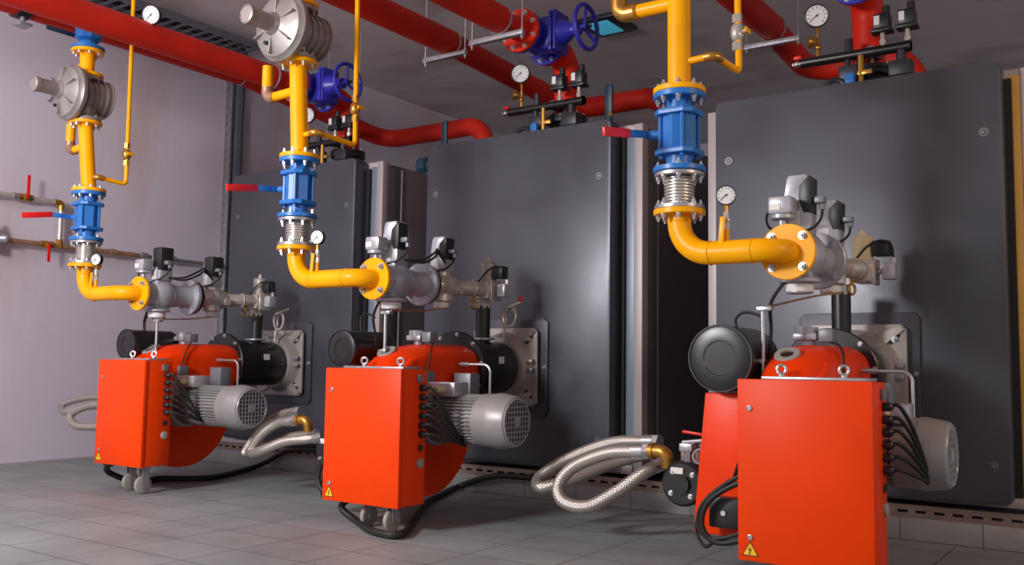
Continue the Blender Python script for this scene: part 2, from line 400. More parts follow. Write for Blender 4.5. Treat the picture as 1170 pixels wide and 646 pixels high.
# ------------------------------------------------------------------ burners
def arc(cx, cy, r, a0, a1, n):
    return [(cx+r*math.cos(math.radians(a0+(a1-a0)*k/n)), cy+r*math.sin(math.radians(a0+(a1-a0)*k/n))) for k in range(n+1)]
for i in range(3):
    ax = AX[i]; c0, c1 = CABX[i]; z0, z1 = CABZ[i]; Yf, Yb = 3.95, 4.18
    hx = ax+0.065         # housing centre line
    t = thing('gas_burner', ['orange gas burner at far left with small hoses beside the white wall', 'orange gas burner of the middle boiler with grey motor facing right',
               'large orange gas burner at right, nearest, its cabinet cut by the photo bottom'][i], 'burner', ((c0+c1)/2, 4.5, 0.0), 'gas burners on the boiler fronts')
    # cabinet
    cb = MB().span((c0+0.004, Yf+0.034, z0+0.004), (c1-0.004, Yb, z1-0.004), 0.006).build('cabinet_body', 'orange_paint', t)
    dr = MB().span((c0, Yf, z0), (c1, Yf+0.03, z1), 0.005).build('cabinet_door', 'orange_paint', t)
    for zz in (z1-0.125, z0+0.10):
        MB().lathe((c0+0.055, Yf+0.001, zz), (0, -1, 0), [(0, 0.012), (0.006, 0.012), (0.007, 0.009), (0.004, 0.008)], 16).build('door_lock', 'galvanised', dr)
    # warning sign: yellow triangle, black rim, black bolt
    sx, sz = c0+0.055, z0+0.022; h = 0.062
    sg = MB().prism([(-0.038, 0), (0.038, 0), (0, h)], (sx, Yf-0.0002, sz), (1, 0, 0), (0, 0, 1), 0.001).build('warning_sign', 'sign_black', dr)
    MB().prism([(-0.031, 0.004), (0.031, 0.004), (0, h-0.007)], (sx, Yf-0.0012, sz), (1, 0, 0), (0, 0, 1), 0.0006).build('sign_face', 'sign_yellow', sg)
    MB().prism([(0.004, 0.044), (-0.009, 0.023), (-0.001, 0.024), (-0.005, 0.012), (-0.008, 0.013), (-0.004, 0.006), (0.003, 0.012), (-0.001, 0.0125), (0.008, 0.030), (-0.001, 0.028)],
               (sx, Yf-0.0018, sz), (1, 0, 0), (0, 0, 1), 0.0005).build('lightning_bolt', 'sign_black', sg)
    # grey lid strip + lifting eyes on the cabinet
    MB().span((c0+0.09, Yf+0.05, z1-0.003), (c1-0.03, Yb-0.02, z1+0.012), 0.003).build('lid_plate', 'galvanised', t)
    for ex in (c0+0.135, c1-0.16):
        MB().cyl((ex, Yb-0.05, z1+0.010), (ex, Yb-0.05, z1+0.022), 0.014, seg=12).torus((ex, Yb-0.05, z1+0.043), (0.35, -1, 0), 0.019, 0.007, 20, 8).build('lifting_eye', 'zinc', t)
    # glands and cables
    zs = [z1-0.105-0.052*k for k in range(6)]
    for k, zz in enumerate(zs):
        y = Yb-0.05
        g = MB().cyl((c1-0.006, y, zz), (c1+0.008, y, zz), 0.021, seg=6).lathe((c1+0.008, y, zz), (1, 0, 0), [(0, 0.019), (0.02, 0.018), (0.03, 0.010)], 14).build('cable_gland', 'black_plastic', t)
        yy = 4.33+0.02*(k % 2)
        p = smooth_path([(c1+0.02, y, zz), (c1+0.06, y+0.005, zz+0.004), (c1+0.10, y+0.07, zz-0.02-0.030*(5-k)*0.5), (c1+0.125, yy-0.03, z1-0.36-0.012*k), (c1+0.10, yy+0.06, z1-0.39-0.010*k)], 6)
        MB().tube(p, 0.0085, 8).build('control_cable', 'black_rubber', t)
    MB().lathe((c1-0.004, Yb-0.05, z1-0.44), (1, 0, 0), [(0, 0.018), (0.008, 0.018), (0.009, 0.012)], 16).build('blank_plug', 'black_plastic', t)
    MB().lathe((c1-0.004, Yb-0.05, z1-0.525), (1, 0, 0), [(0, 0.027), (0.012, 0.026), (0.016, 0.018)], 20).build('selector_knob', 'caster_grey', t)
    MB().span((c1-0.004, Yb-0.09, z1-0.075), (c1+0.012, Yb-0.045, z1-0.03), 0.003).build('relay_box', 'relay_box', t)
    # fan housing: scroll disc in the YZ plane, width along X
    yc, zc_, R = 4.52, 0.56, 0.43
    poly = arc(yc, zc_, R, 186, 360, 26) + [(4.97, 0.64), (5.0, 0.72), (5.0, 1.0)]
    poly += [(4.96, 1.02), (4.55, 1.02), (4.36, 0.97), (4.22, 0.88), (4.12, 0.74), (4.09, 0.6)]
    MB().prism(poly, (hx-0.12, 0, 0), (0, 1, 0), (0, 0, 1), 0.28, 0.03).build('fan_housing', 'orange_housing', t, 50)
    # head: domed hood lying along Y, nose sloping down to the front
    hb = MB(); secs = []
    for (y, hw, zt, zb) in ((4.17, 0.085, 0.90, 0.86), (4.20, 0.12, 0.935, 0.80), (4.30, 0.15, 0.99, 0.78), (4.42, 0.168, 1.035, 0.76), (4.55, 0.178, 1.055, 0.76), (4.75, 0.18, 1.06, 0.76), (4.96, 0.18, 1.06, 0.76), (5.0, 0.172, 1.05, 0.77)):
        ring = []
        n = 16; hh = 0.14
        for k in range(n+1):
            a = math.pi*k/n; ring.append((hx-0.0+hw*math.copysign(abs(math.cos(a))**0.75, math.cos(a)), y, zt-min(hh, zt-zb)+min(hh, zt-zb)*math.sin(a)**0.8))
        ring += [(hx-hw, y, zb), (hx+hw, y, zb)]
        secs.append([hb.bm.verts.new(p) for p in ring])
    for a, b_ in zip(secs, secs[1:]):
        n = len(a)
        for k in range(n): hb.bm.faces.new((a[k], a[(k+1) % n], b_[(k+1) % n], b_[k]))
    hb.bm.faces.new(secs[0]); hb.bm.faces.new(secs[-1])
    hd = hb.build('hood', 'orange_housing', t, 40)
    # sight glass on the nose
    nd = V((0.0, -0.52, 0.85)); sp = V((hx-0.03, 4.335, 0.998))
    sg = MB().ring(sp, nd, 0.016, 0.060, 0.032).build('sight_glass', 'caster_grey', t)
    MB().lathe(sp, nd, [(0, 0.033), (0.008, 0.033)], 20).build('glass', 'glass_dark', sg)
    # air pressure switch on the hood
    ps = MB().cyl((hx-0.02, 4.62, 1.04), (hx-0.02, 4.62, 1.085), 0.03, seg=16).span((hx-0.085, 4.57, 1.08), (hx+0.03, 4.67, 1.115), 0.008).cyl((hx-0.03, 4.62, 1.11), (hx-0.03, 4.62, 1.145), 0.055, seg=20).build('air_switch', 'valve_grey', t)
    MB().span((hx+0.035, 4.58, 1.07), (hx+0.105, 4.66, 1.135), 0.008).build('switch_plug', 'relay_box', ps)
    MB().tube(smooth_path([(hx+0.09, 4.60, 1.07), (hx+0.14, 4.56, 1.055), (hx+0.178, 4.50, 1.00), (hx+0.19, 4.45, 0.88), (hx+0.20, 4.42, 0.78)], 6), 0.006, 8).build('switch_cable', 'black_rubber', t)
    # black throat disc and blast tube
    fl = MB().lathe((ax+0.03, 5.0, 0.90), (0, 1, 0), [(0, 0.25), (0.004, 0.255), (0.026, 0.255), (0.03, 0.25)], 40).build('throat_disc', 'black_paint', t)
    for k in range(10):
        a = 2*math.pi*(k+0.3)/10; bolt(fl, (ax+0.03+0.235*math.cos(a), 5.0, 0.90+0.235*math.sin(a)), (0, -1, 0), 0.010, 0)
    MB().lathe((ax+0.01, 5.03, 0.91), (0, 1, 0), [(0, 0.205), (0.02, 0.20), (0.25, 0.185), (0.49, 0.185), (0.50, 0.18)], 40).build('blast_tube', 'black_paint', t)
    MB().span((ax+0.188, 5.30, 0.93), (ax+0.192, 5.36, 0.99)).build('tube_label', 'white_label', t)
    # cast mounting plate with ring, ribs and slotted bolt holes
    pl = MB()
    pl.prism([(-0.28, -0.25), (-0.25, -0.28), (0.25, -0.28), (0.28, -0.25), (0.28, 0.25), (0.25, 0.28), (-0.25, 0.28), (-0.28, 0.25)], (ax, 5.635, 0.92), (1, 0, 0), (0, 0, 1), -0.024, 0.006)
    pl.lathe((ax, 5.636, 0.92), (0, -1, 0), [(0, 0.25), (0.03, 0.235), (0.075, 0.21), (0.08, 0.19)], 36)
    for s1 in (-1, 1):
        for s2 in (-1, 1):
            pl.prism([(0.12*s1, 0.22*s2), (0.16*s1, 0.16*s2), (0.27*s1, 0.25*s2), (0.25*s1, 0.27*s2)] if s1*s2 > 0 else [(0.25*s1, 0.27*s2), (0.27*s1, 0.25*s2), (0.16*s1, 0.16*s2), (0.12*s1, 0.22*s2)], (ax, 5.64, 0.92), (1, 0, 0), (0, 0, 1), 0.022)
    plo = pl.build('mounting_plate', 'plate_cast', t)
    for s1 in (-1, 1):
        for s2 in (-1, 1):
            q = V((ax+0.215*s1, 5.634, 0.92+0.195*s2))
            rm = Matrix.Rotation(math.radians(45*s1*s2), 3, 'Y')
            MB().box(q, (0.022, 0.006, 0.075), 0.002, rm).build('slot', 'black_rubber', plo)
            bolt(plo, q+V((0, -0.003, 0)), (0, -1, 0), 0.014, 0.02)
    h = MB().span((ax+0.19, 5.585, 0.945), (ax+0.27, 5.62, 0.975), 0.004).span((ax+0.19, 5.585, 0.885), (ax+0.27, 5.62, 0.915), 0.004).cyl((ax+0.21, 5.60, 0.87), (ax+0.21, 5.60, 0.985), 0.012, seg=12)
    h.build('hinge', 'galvanised', plo)
    # motor along X
    my, mz = 4.46, [0.605, 0.615, 0.58][i]; m0 = ax+0.22; m1 = [-5.29, -3.04, -0.775][i]
    mf = MB().cyl((m0, my, mz), (m0+0.03, my, mz), 0.165, seg=36, bev=0.004).lathe((m0+0.03, my, mz), (1, 0, 0), [(0, 0.155), (0.02, 0.15), (0.07, 0.15), (0.075, 0.165), (0.10, 0.165), (0.105, 0.14), (0.13, 0.13)], 36).build('motor_flange', 'motor_grey', t)
    mo = MB().cyl((m0+0.08, my, mz), (m1-0.20, my, mz), 0.128, seg=36)
    for k in range(40):
        a = 2*math.pi*k/40; e = V((0, math.cos(a), math.sin(a)))
        rm = Matrix.Rotation(a, 3, 'X')
        mo.box(V(((m0+0.09+m1-0.21)/2, my, mz))+e*0.136, (m1-0.30-m0, 0.022, 0.006), rot=rm)
    mo.build('motor_body', 'motor_grey', t)
    cw = MB().lathe((m1-0.225, my, mz), (1, 0, 0), [(0, 0.148), (0.003, 0.152), (0.10, 0.155), (0.105, 0.160), (0.125, 0.160), (0.20, 0.148), (0.218, 0.142), (0.225, 0.132), (0.224, 0.128)], 44).build('fan_cover', 'motor_grey', t)
    gr = MB()
    for k in range(-4, 5):
        L = math.sqrt(max(0.001, 0.126**2-(k*0.028)**2))
        gr.span((m1-0.001, my-L, mz+k*0.028-0.0035), (m1+0.003, my+L, mz+k*0.028+0.0035))
        gr.span((m1-0.001, my+k*0.028-0.0035, mz-L), (m1+0.003, my+k*0.028+0.0035, mz+L))
    gr.torus((m1, my, mz), (1, 0, 0), 0.129, 0.004, 40, 6).cyl((m1, my, mz), (m1+0.004, my, mz), 0.028, seg=18).build('fan_grille', 'valve_grey', cw)
    MB().lathe((m1-0.003, my, mz), (1, 0, 0), [(0, 0.13), (0.003, 0.13)], 32).build('fan_opening', 'dark_iron', cw)
    tb = MB().span((m0+0.12, my-0.11, mz+0.13), (m0+0.33, my+0.03, mz+0.215), 0.008).build('terminal_box', 'actuator_grey', t)
    for q in (0.0, 0.055):
        MB().cyl((m0+0.185+q, my-0.11, mz+0.172), (m0+0.185+q, my-0.145, mz+0.172), 0.020, seg=12).lathe((m0+0.185+q, my-0.145, mz+0.172), (0, -1, 0), [(0, 0.018), (0.02, 0.016), (0.021, 0.009), (0.008, 0.008)], 14).build('cable_socket', 'socket_tan', tb)
    bx_ = ax+0.27
    MB().span((bx_, 4.70, 0.73), (bx_+0.13, 4.80, 0.88), 0.005).build('ignition_box', 'relay_box', t)
    MB().span((bx_-0.02, 4.42, 0.80), (bx_+0.01, 4.50, 0.89), 0.004).build('name_plate', 'relay_box', t)
    # bent silver conduit tube
    q = bend_path([(bx_-0.02, 4.78, 0.935), (bx_+0.21, 4.80, 0.935), (bx_+0.21, 4.80, 0.66)], 0.05)
    MB().tube(q, 0.0085, 10).cyl((bx_-0.01, 4.78, 0.935), (bx_+0.05, 4.785, 0.935), 0.014, seg=8).build('conduit_tube', 'zinc', t)
    # air intake box left of the cabinet, with damper actuator and oil pump
    MB().prism([(-0.425, -0.41), (-0.05, -0.41), (-0.05, 0.26), (-0.36, 0.26)], (ax, 4.30, 0.56), (1, 0, 0), (0, 0, 1), -0.34, 0.012).build('air_intake_box', 'orange_housing', t)
    dm = MB().span((ax-0.31, 4.225, 0.20), (ax-0.16, 4.298, 0.34), 0.008).build('damper_actuator', 'black_plastic', t)
    MB().cyl((ax-0.235, 4.224, 0.27), (ax-0.235, 4.215, 0.27), 0.012, seg=12).build('shaft_end', 'zinc', dm)
    for k, (dz, dx) in enumerate(((0.0, 0.0), (0.03, 0.02))):
        MB().tube(smooth_path([(c0+0.02, 4.19, 0.43+dz), (c0-0.08, 4.17, 0.42+dz), (c0-0.22-dx, 4.17, 0.33), (c0-0.26-dx, 4.17, 0.22), (c0-0.20-dx, 4.17, 0.145+dz*0.4), (c0-0.08, 4.18, 0.165+dz), (c0+0.02, 4.20, 0.25+dz)], 6), 0.013-0.003*k, 8).build('loop_cable', 'black_rubber', t)
    MB().tube(smooth_path([(c0-0.20, 4.19, 0.145), (c0-0.27, 4.22, 0.11), (c0-0.33, 4.26, 0.19), (c0-0.30, 4.32, 0.30)], 6), 0.009, 8).build('loop_cable', 'black_rubber', t)
    MB().tube(smooth_path([(c0+0.02, 4.19, 0.60), (c0-0.07, 4.20, 0.54), (c0-0.14, 4.26, 0.42)], 6), 0.010, 8).build('loop_cable', 'black_rubber', t)
    px_ = ax-0.53
    pm = MB().lathe((px_, 4.41, 0.36), (0, 1, 0), [(0, 0.05), (0.002, 0.10), (0.012, 0.112), (0.05, 0.115), (0.18, 0.112), (0.19, 0.09)], 32).cyl((px_, 4.39, 0.36), (px_, 4.412, 0.36), 0.045, seg=20)
    pm.span((px_+0.02, 4.50, 0.33), (ax-0.33, 4.59, 0.42), 0.01)
    pmo = pm.build('oil_pump', 'black_paint', t)
    MB().cyl((px_-0.02, 4.47, 0.56), (px_+0.16, 4.45, 0.585), 0.011, seg=8).cyl((px_+0.02, 4.44, 0.46), (px_+0.02, 4.44, 0.53), 0.018, seg=6).span((px_-0.02, 4.42, 0.52), (px_+0.05, 4.47, 0.56), 0.005).torus((px_+0.09, 4.43, 0.50), (0.3, -1, 0.2), 0.035, 0.006, 18, 6).build('tap_block', 'galvanised', pmo)
    MB().box((px_-0.02, 4.60, 0.60), (0.12, 0.02, 0.014), 0.003, Matrix.Rotation(0.1, 3, 'Y')).build('tap_handle', 'red_grip', pmo)
    for a in (-50, 40, 130, 220):
        bolt(pmo, (px_+0.075*math.cos(math.radians(a)), 4.41, 0.36+0.075*math.sin(math.radians(a))), (0, -1, 0), 0.010, 0)
    MB().span((px_-0.055, 4.400, 0.41), (px_+0.01, 4.4105, 0.44)).build('pump_label', 'white_label', pmo)
    MB().cyl((px_-0.03, 4.52, 0.46), (px_-0.03, 4.52, 0.52), 0.022, seg=6).cyl((px_+0.05, 4.52, 0.455), (px_+0.05, 4.52, 0.53), 0.024, seg=6).span((px_+0.02, 4.49, 0.52), (px_+0.09, 4.56, 0.57), 0.006).cyl((px_+0.09, 4.52, 0.545), (px_+0.17, 4.52, 0.565), 0.016, seg=8).build('pump_fitting', 'zinc', pmo)
    MB().tube(bend_path([(px_+0.05, 4.56, 0.555), (px_+0.22, 4.60, 0.62), (px_+0.33, 4.62, 0.80), (px_+0.40, 4.66, 0.86)], 0.06), 0.010, 8).build('oil_tube', 'zinc', t)
    MB().tube(bend_path([(px_+0.0, 4.6, 0.56), (px_+0.15, 4.64, 0.60), (px_+0.28, 4.66, 0.66)], 0.06), 0.009, 8).build('oil_tube', 'copper', t)
    # black silencer drum along Y on a silver post
    fx, fz = [(-6.46, 1.045), (-4.20, 1.02), (-1.73, 0.985)][i]
    fr = [0.115, 0.118, 0.160][i]
    dr_ = MB().lathe((fx, 4.22, fz), (0, 1, 0), [(0.004, fr*0.42), (0.004, fr*0.50), (0.0, fr*0.52), (0.0, fr*0.88), (0.006, fr*0.98), (0.016, fr), (0.024, fr*0.98), (0.035, fr*0.965), (0.38, fr*0.965), (0.395, fr*0.9), (0.40, fr*0.7)], 44).build('silencer_drum', 'black_paint', t)
    MB().torus((fx, 4.222, fz), (0, 1, 0), fr*0.972, 0.005, 44, 6).build('drum_rim', 'black_plastic', dr_)
    MB().span((fx-0.03, 4.35, fz-fr-0.08), (fx+0.03, 4.50, fz-fr+0.01), 0.006).build('drum_bracket', 'galvanised', t)
    px2 = fx; fx = fx+[0.05, 0.09, 0.0][i]
    pt = [1.225, 1.245, 1.22][i]
    MB().cyl((fx+0.17, 4.33, z1-0.02), (fx+0.17, 4.33, pt), 0.010, seg=12).span((fx+0.145, 4.31, pt-0.01), (fx+0.215, 4.35, pt+0.01), 0.003).span((fx+0.12, 4.32, fz-0.02), (fx+0.18, 4.36, fz+0.0), 0.003).build('drum_post', 'zinc', t)
    fx = px2
    MB().tube(smooth_path([(fx+0.03, 4.36, fz+fr-0.008), (fx+0.025, 4.36, fz+0.19), (fx+0.06, 4.36, fz+0.22), (fx+0.12, 4.34, fz+0.215), (fx+0.17, 4.33, fz+0.195)], 6), 0.007, 8).build('signal_hose', 'black_rubber', t)
    # casters below the cabinet
    for k, cxx in enumerate((c0+0.24, c0+0.46)):
        yy = 4.09 if k == 0 else 4.04
        g = MB().span((cxx-0.035, yy-0.035, z0-0.012), (cxx+0.035, yy+0.035, z0+0.002)).span((cxx-0.024, yy-0.02, 0.045), (cxx-0.019, yy+0.03, z0-0.01)).span((cxx+0.019, yy-0.02, 0.045), (cxx+0.024, yy+0.03, z0-0.01)).build('caster', 'galvanised', t)
        MB().lathe((cxx-0.016, yy, 0.0625), (1, 0, 0), [(0, 0.02), (0.0, 0.052), (0.005, 0.062), (0.027, 0.062), (0.032, 0.052), (0.032, 0.02)], 28).build('wheel', 'caster_grey', g)

# power cable loops and the floor cables
fc0 = [(-6.25, 4.02, .20), (-6.36, 4.06, .12)]+[tuple(at(px, py, Z=0.022)) for px, py in ((152, 551), (168, 550), (183, 547), (240, 546), (285, 536))]+[tuple(at(px, py, Y=5.61)) for px, py in ((305, 528), (330, 515), (366, 515), (420, 520))]
fc1 = [(-3.96, 4.12, .16), (-4.02, 4.08, .09)]+[tuple(at(px, py, Z=0.022)) for px, py in ((408, 596), (425, 607), (455, 612), (470, 600), (487, 575), (500, 568))]+[tuple(at(px, py, Y=5.61)) for px, py in ((522, 557), (552, 547), (575, 544), (610, 547))]
for i, (pts, lab) in enumerate(((fc0, 'thick black cable on the floor from the leftmost burner to the middle one'), (fc1, 'thick black cable looping under the middle burner cabinet to the plinth'))):
    solo('floor_cable', MB().tube(smooth_path(pts, 8), 0.021, 10), 'black_rubber', lab, 'cable', pts[3])

# braided fuel hoses
def hose(pts, r, lab, elbow=None):
    t = thing('braided_hose', lab, 'hose', pts[0], 'braided fuel hoses')
    P = smooth_path(pts, 10)
    MB().tube(P, r, 14).build('braid', 'steel_braid', t)
    d = (P[0]-P[3]).normalized(); p = P[0]
    MB().cyl(p-d*0.07, p+d*0.0, r*1.12, seg=18).build('ferrule', 'zinc', t)
    MB().cyl(p, p+d*0.035, r*1.25, seg=6).build('hex_nut', 'galvanised', t)
    if elbow:
        e = V(elbow)
        MB().tube(bend_path([p+d*0.03, p+d*0.13, p+d*0.13+e], 0.04), r*0.95, 14).cyl(p+d*0.03, p+d*0.06, r*1.15, seg=18).build('brass_elbow', 'brass', t)
    P2 = P[-1]; d2 = (P[-1]-P[-3]).normalized()
    MB().cyl(P2-d2*0.06, P2, r*1.12, seg=18).build('ferrule', 'zinc', t)
    return t
def hp(lst): return [at(px, py, Y=y) for px, py, y in lst]
hose(hp([(748, 505, 4.85), (700, 506, 4.87), (650, 524, 4.80), (617, 545, 4.70), (618, 557, 4.62), (650, 549, 4.70), (700, 530, 4.9), (735, 520, 5.0), (755, 517, 5.05)]), 0.034,
     'upper braided hose looping left of the nearest burner oil pump')
hose(hp([(737, 516, 4.52), (695, 518, 4.54), (655, 534, 4.54), (638, 556, 4.52), (645, 574, 4.50), (672, 579, 4.52), (705, 562, 4.58), (735, 541, 4.64), (758, 528, 4.72)]), 0.036,
     'lower braided hose with brass elbow looping nearest the floor left of nearest burner', (0, 0.02, -0.08))
hose(hp([(340, 471, 4.75), (322, 474, 4.75), (300, 487, 4.72), (284, 510, 4.66), (281, 518, 4.64), (300, 512, 4.75), (330, 500, 4.85), (362, 496, 4.9)]), 0.032,
     'upper braided hose bowing left of the middle burner cabinet')
hose(hp([(336, 481, 4.55), (318, 484, 4.55), (298, 498, 4.52), (287, 517, 4.50), (300, 515, 4.48), (325, 505, 4.52), (350, 502, 4.56), (366, 500, 4.62)]), 0.034,
     'lower braided hose with brass elbow left of the middle burner cabinet', (0, 0.02, -0.08))
hose(hp([(125, 455, 4.75), (105, 454, 4.75), (84, 458, 4.72), (70, 464, 4.68), (74, 471, 4.62), (92, 466, 4.66), (115, 464, 4.72), (130, 464, 4.70)])+[V((-6.87, 4.58, 0.47))], 0.03,
     'upper braided hose by the white wall behind the leftmost burner cabinet')
hose(hp([(128, 464, 4.5), (108, 463, 4.5), (90, 468, 4.48), (80, 476, 4.46), (86, 486, 4.44), (104, 488, 4.46), (125, 486, 4.5), (138, 480, 4.56)]), 0.032,
     'lower braided hose by the white wall behind the leftmost burner cabinet')

# ------------------------------------------------------------------ gas risers
PR = 0.055
for i in range(3):
    cx, tx = CX[i], TX[i]; W = WHERE[i]; dz = 0.022 if i == 2 else 0.0; zh = [1.425, 1.445, 1.47][i]
    if i == 0: cxs = -6.86
    else: cxs = cx
    # lower elbow pipe
    zf = 1.655+dz
    t = thing('gas_pipe', ['lower yellow gas elbow pipe feeding the leftmost valve train', 'lower yellow gas elbow pipe feeding the middle valve train', 'lower yellow gas elbow pipe feeding the nearest valve train'][i], 'pipe', (cxs, GY, zh), 'lower gas elbow pipes')
    p = bend_path([(cxs, GY, zf), (cxs, GY, zh), (tx, GY, zh), (tx, 4.222, zh)], 0.155, 10)
    # tighten the last elbow
    p = bend_path([(cxs, GY, zf), (cxs, GY, zh), (cxs+0.30, GY, zh)], 0.155, 10)[:-1] + bend_path([(cxs+0.30, GY, zh), (tx, GY, zh), (tx, 4.222, zh)], 0.115, 10)[1:]
    pm = MB().tube(p, PR, 24)
    pm.torus((cxs, GY, zh+0.158), (0, 0, 1), PR, 0.004, 24, 6).torus((cxs+0.158, GY, zh), (1, 0, 0), PR, 0.004, 24, 6).torus((tx-0.118, GY, zh), (1, 0, 0), PR, 0.004, 24, 6)
    pm.build('elbow_pipe', 'yellow_paint', t)
    flange(t, (cxs, GY, zf-0.02), (0, 0, 1), 0.026, 0.122, 0.05, 'yellow_paint', 8, 0.098, '-', br=0.012)
    flange(t, (tx, 4.205, zh), (0, 1, 0), 0.024, 0.128, 0.05, 'yellow_paint', 4, 0.10, '-', br=0.015)
    # gauge stub
    gx = tx-0.24-0.0*i
    gx = [-6.70, -4.31, -1.645][i]
    cock = thing('gauge_cock', 'small gauge cock with yellow lever on the %s lower gas pipe' % W, 'valve', (gx, GY, zh+PR), 'gauge cocks on the gas pipes')
    MB().cyl((gx, GY, zh+PR-0.01), (gx, GY, zh+0.105), 0.013, seg=12).build('nipple', 'yellow_paint', cock)
    MB().cyl((gx, GY, zh+0.105), (gx, GY, zh+0.135), 0.015, seg=8).ball((gx, GY, zh+0.148), 0.019, (1, 1, 1), 12).cyl((gx, GY, zh+0.155), (gx, GY, zh+0.185), 0.014, seg=6).cyl((gx, GY-0.02, zh+0.148), (gx, GY-0.034, zh+0.148), 0.008, seg=10).build('body', 'nickel', cock)
    MB().box((gx-0.010, GY-0.034, zh+0.098), (0.026, 0.006, 0.125), 0.003, Matrix.Rotation(math.radians(5), 3, 'Y')).build('lever', 'yellow_paint', cock)
    gauge((gx+0.0, GY-0.005, zh+0.262), (0.35, -1, 0.0), 0.046, ['round gauge with black rim before the leftmost bellows', 'round dial gauge above the middle horizontal gas pipe', 'round white dial gauge above the nearest horizontal gas pipe'][i], (gx, GY, zh+0.185), 'gauges on the lower gas pipes')
    # bellows compensator
    b0, b1 = zf+0.006, 1.838+dz
    t = thing('bellows_joint', 'ribbed steel bellows joint under the %s blue ball valve' % W, 'bellows', (cxs, GY, b0), 'bellows joints in the gas risers')
    n = 9; prof = [(0.0, 0.060)]
    zz0, zz1 = b0+0.02, b1-0.02
    for k in range(n):
        z = (zz1-zz0)*k/n; w_ = (zz1-zz0)/n
        prof += [(z+0.1*w_, 0.058), (z+0.35*w_, 0.072), (z+0.65*w_, 0.072), (z+0.9*w_, 0.058)]
    prof += [(zz1-zz0, 0.060)]
    MB().lathe((cxs, GY, zz0), (0, 0, 1), prof, 32).build('bellows', 'nickel', t, 60)
    flange(t, (cxs, GY, b0), (0, 0, 1), 0.02, 0.118, 0.045, 'galvanised', 8, 0.098, '+', br=0.012)
    flange(t, (cxs, GY, b1-0.02), (0, 0, 1), 0.02, 0.118, 0.045, 'galvanised', 8, 0.098, '-', br=0.012)
    # blue ball valve
    v0, v1 = b1, 2.225+dz
    t = thing('ball_valve', 'blue ball valve with %s lever on the %s gas riser' % ('red', W), 'valve', (cxs, GY, v0), 'blue ball valves on the gas risers')
    flange(t, (cxs, GY, v0+0.002), (0, 0, 1), 0.026, 0.124, 0.04, 'blue_paint', 4, 0.1, '+', br=0.012, phase=0.25)
    flange(t, (cxs, GY, v1-0.03), (0, 0, 1), 0.028, 0.124, 0.04, 'blue_paint', 8, 0.1, '-', br=0.013)
    vm = MB().lathe((cxs, GY, v0+0.026), (0, 0, 1), [(0, 0.07), (0.01, 0.062), (0.07, 0.064)], 28).lathe((cxs, GY, v1-0.03), (0, 0, -1), [(0, 0.07), (0.01, 0.06), (0.07, 0.062)], 28)
    za, zb = v0+0.110, v1-0.112
    sq = [(0.098, -0.062), (0.098, 0.062), (0.062, 0.098), (-0.062, 0.098), (-0.098, 0.062), (-0.098, -0.062), (-0.062, -0.098), (0.062, -0.098)]
    vm.prism(sq, (cxs, GY, za-0.026), (1, 0, 0), (0, 1, 0), 0.026, 0.003).prism(sq, (cxs, GY, zb), (1, 0, 0), (0, 1, 0), 0.026, 0.003)
    vm.lathe((cxs, GY, za-0.005), (0, 0, 1), [(0, 0.082), (zb-za+0.01, 0.082)], 8)
    for k in range(4):
        a = math.radians(33+90*k)
        vm.cyl((cxs+0.09*math.cos(a), GY+0.09*math.sin(a), za), (cxs+0.09*math.cos(a), GY+0.09*math.sin(a), zb), 0.011, seg=8)
    bd = vm.build('body', 'blue_paint', t)
    for k in range(4):
        a = math.radians(33+90*k)
        for zz, dd in ((za-0.026, -1), (zb+0.026, 1)):
            bolt(bd, (cxs+0.085*math.cos(a), GY+0.085*math.sin(a), zz), (0, 0, dd), 0.010, 0.004, material='blue_paint')
    zs = (za+zb)/2+0.0
    hb = [(cxs-0.085, GY-0.03, zs), (cxs-0.135, GY-0.04, zs)]
    MB().cyl(hb[0], hb[1], 0.022, seg=14).cyl(hb[1], (cxs-0.15, GY-0.045, zs), 0.013, seg=8).build('stem', 'blue_paint', t)
    # flat bar lever, cranked towards the front, then the red grip
    def bar(pts, hgt, thk, name, m_, par):
        mb = MB()
        for a, b_ in zip(pts, pts[1:]):
            a, b_ = V(a), V(b_); d = (b_-a); L = d.length; d.normalize(); side = d.cross(V((0, 0, 1))).normalized(); up = side.cross(d)
            rm = Matrix((d, side, up)).transposed()
            mb.box((a+b_)/2, (L+0.012, thk, hgt), 0.003, rm)
        return mb.build(name, m_, par)
    zl = [2.055, 2.04, 2.055][i]
    pA = (cxs-0.143, GY-0.03, zs); pB = (cxs-0.15, GY-0.085, zs); pC = (cxs-0.168, GY-0.195, zl-0.02); pD = (cxs-0.18, GY-0.41, zl+[-.055, -0.05, -0.055][i])
    bar([pA, pB, pC], 0.036, 0.010, 'lever', 'blue_paint', t)
    bar([pC, pD], 0.042, 0.016, 'grip', 'red_grip', t)
    # riser above the valve
    r0_ = v1
    top = [2.795, 2.87, 4.5][i]
    cxt = [-6.96, -4.545, -1.89][i]
    t = thing('gas_riser', 'upright yellow gas riser pipe above the %s blue valve' % W, 'pipe', (cxs, GY, r0_), 'yellow gas risers')
    rb = MB().tube([(cxs, GY, r0_+0.01), (cxt, GY, top-(0 if i < 2 else 0.01))], PR, 24)
    rb.build('riser_pipe', 'yellow_paint', t)
    flange(t, (cxs, GY, r0_-0.002), (0, 0, 1), 0.026, 0.125, 0.05, 'yellow_paint', 8, 0.1, '+', br=0.012)
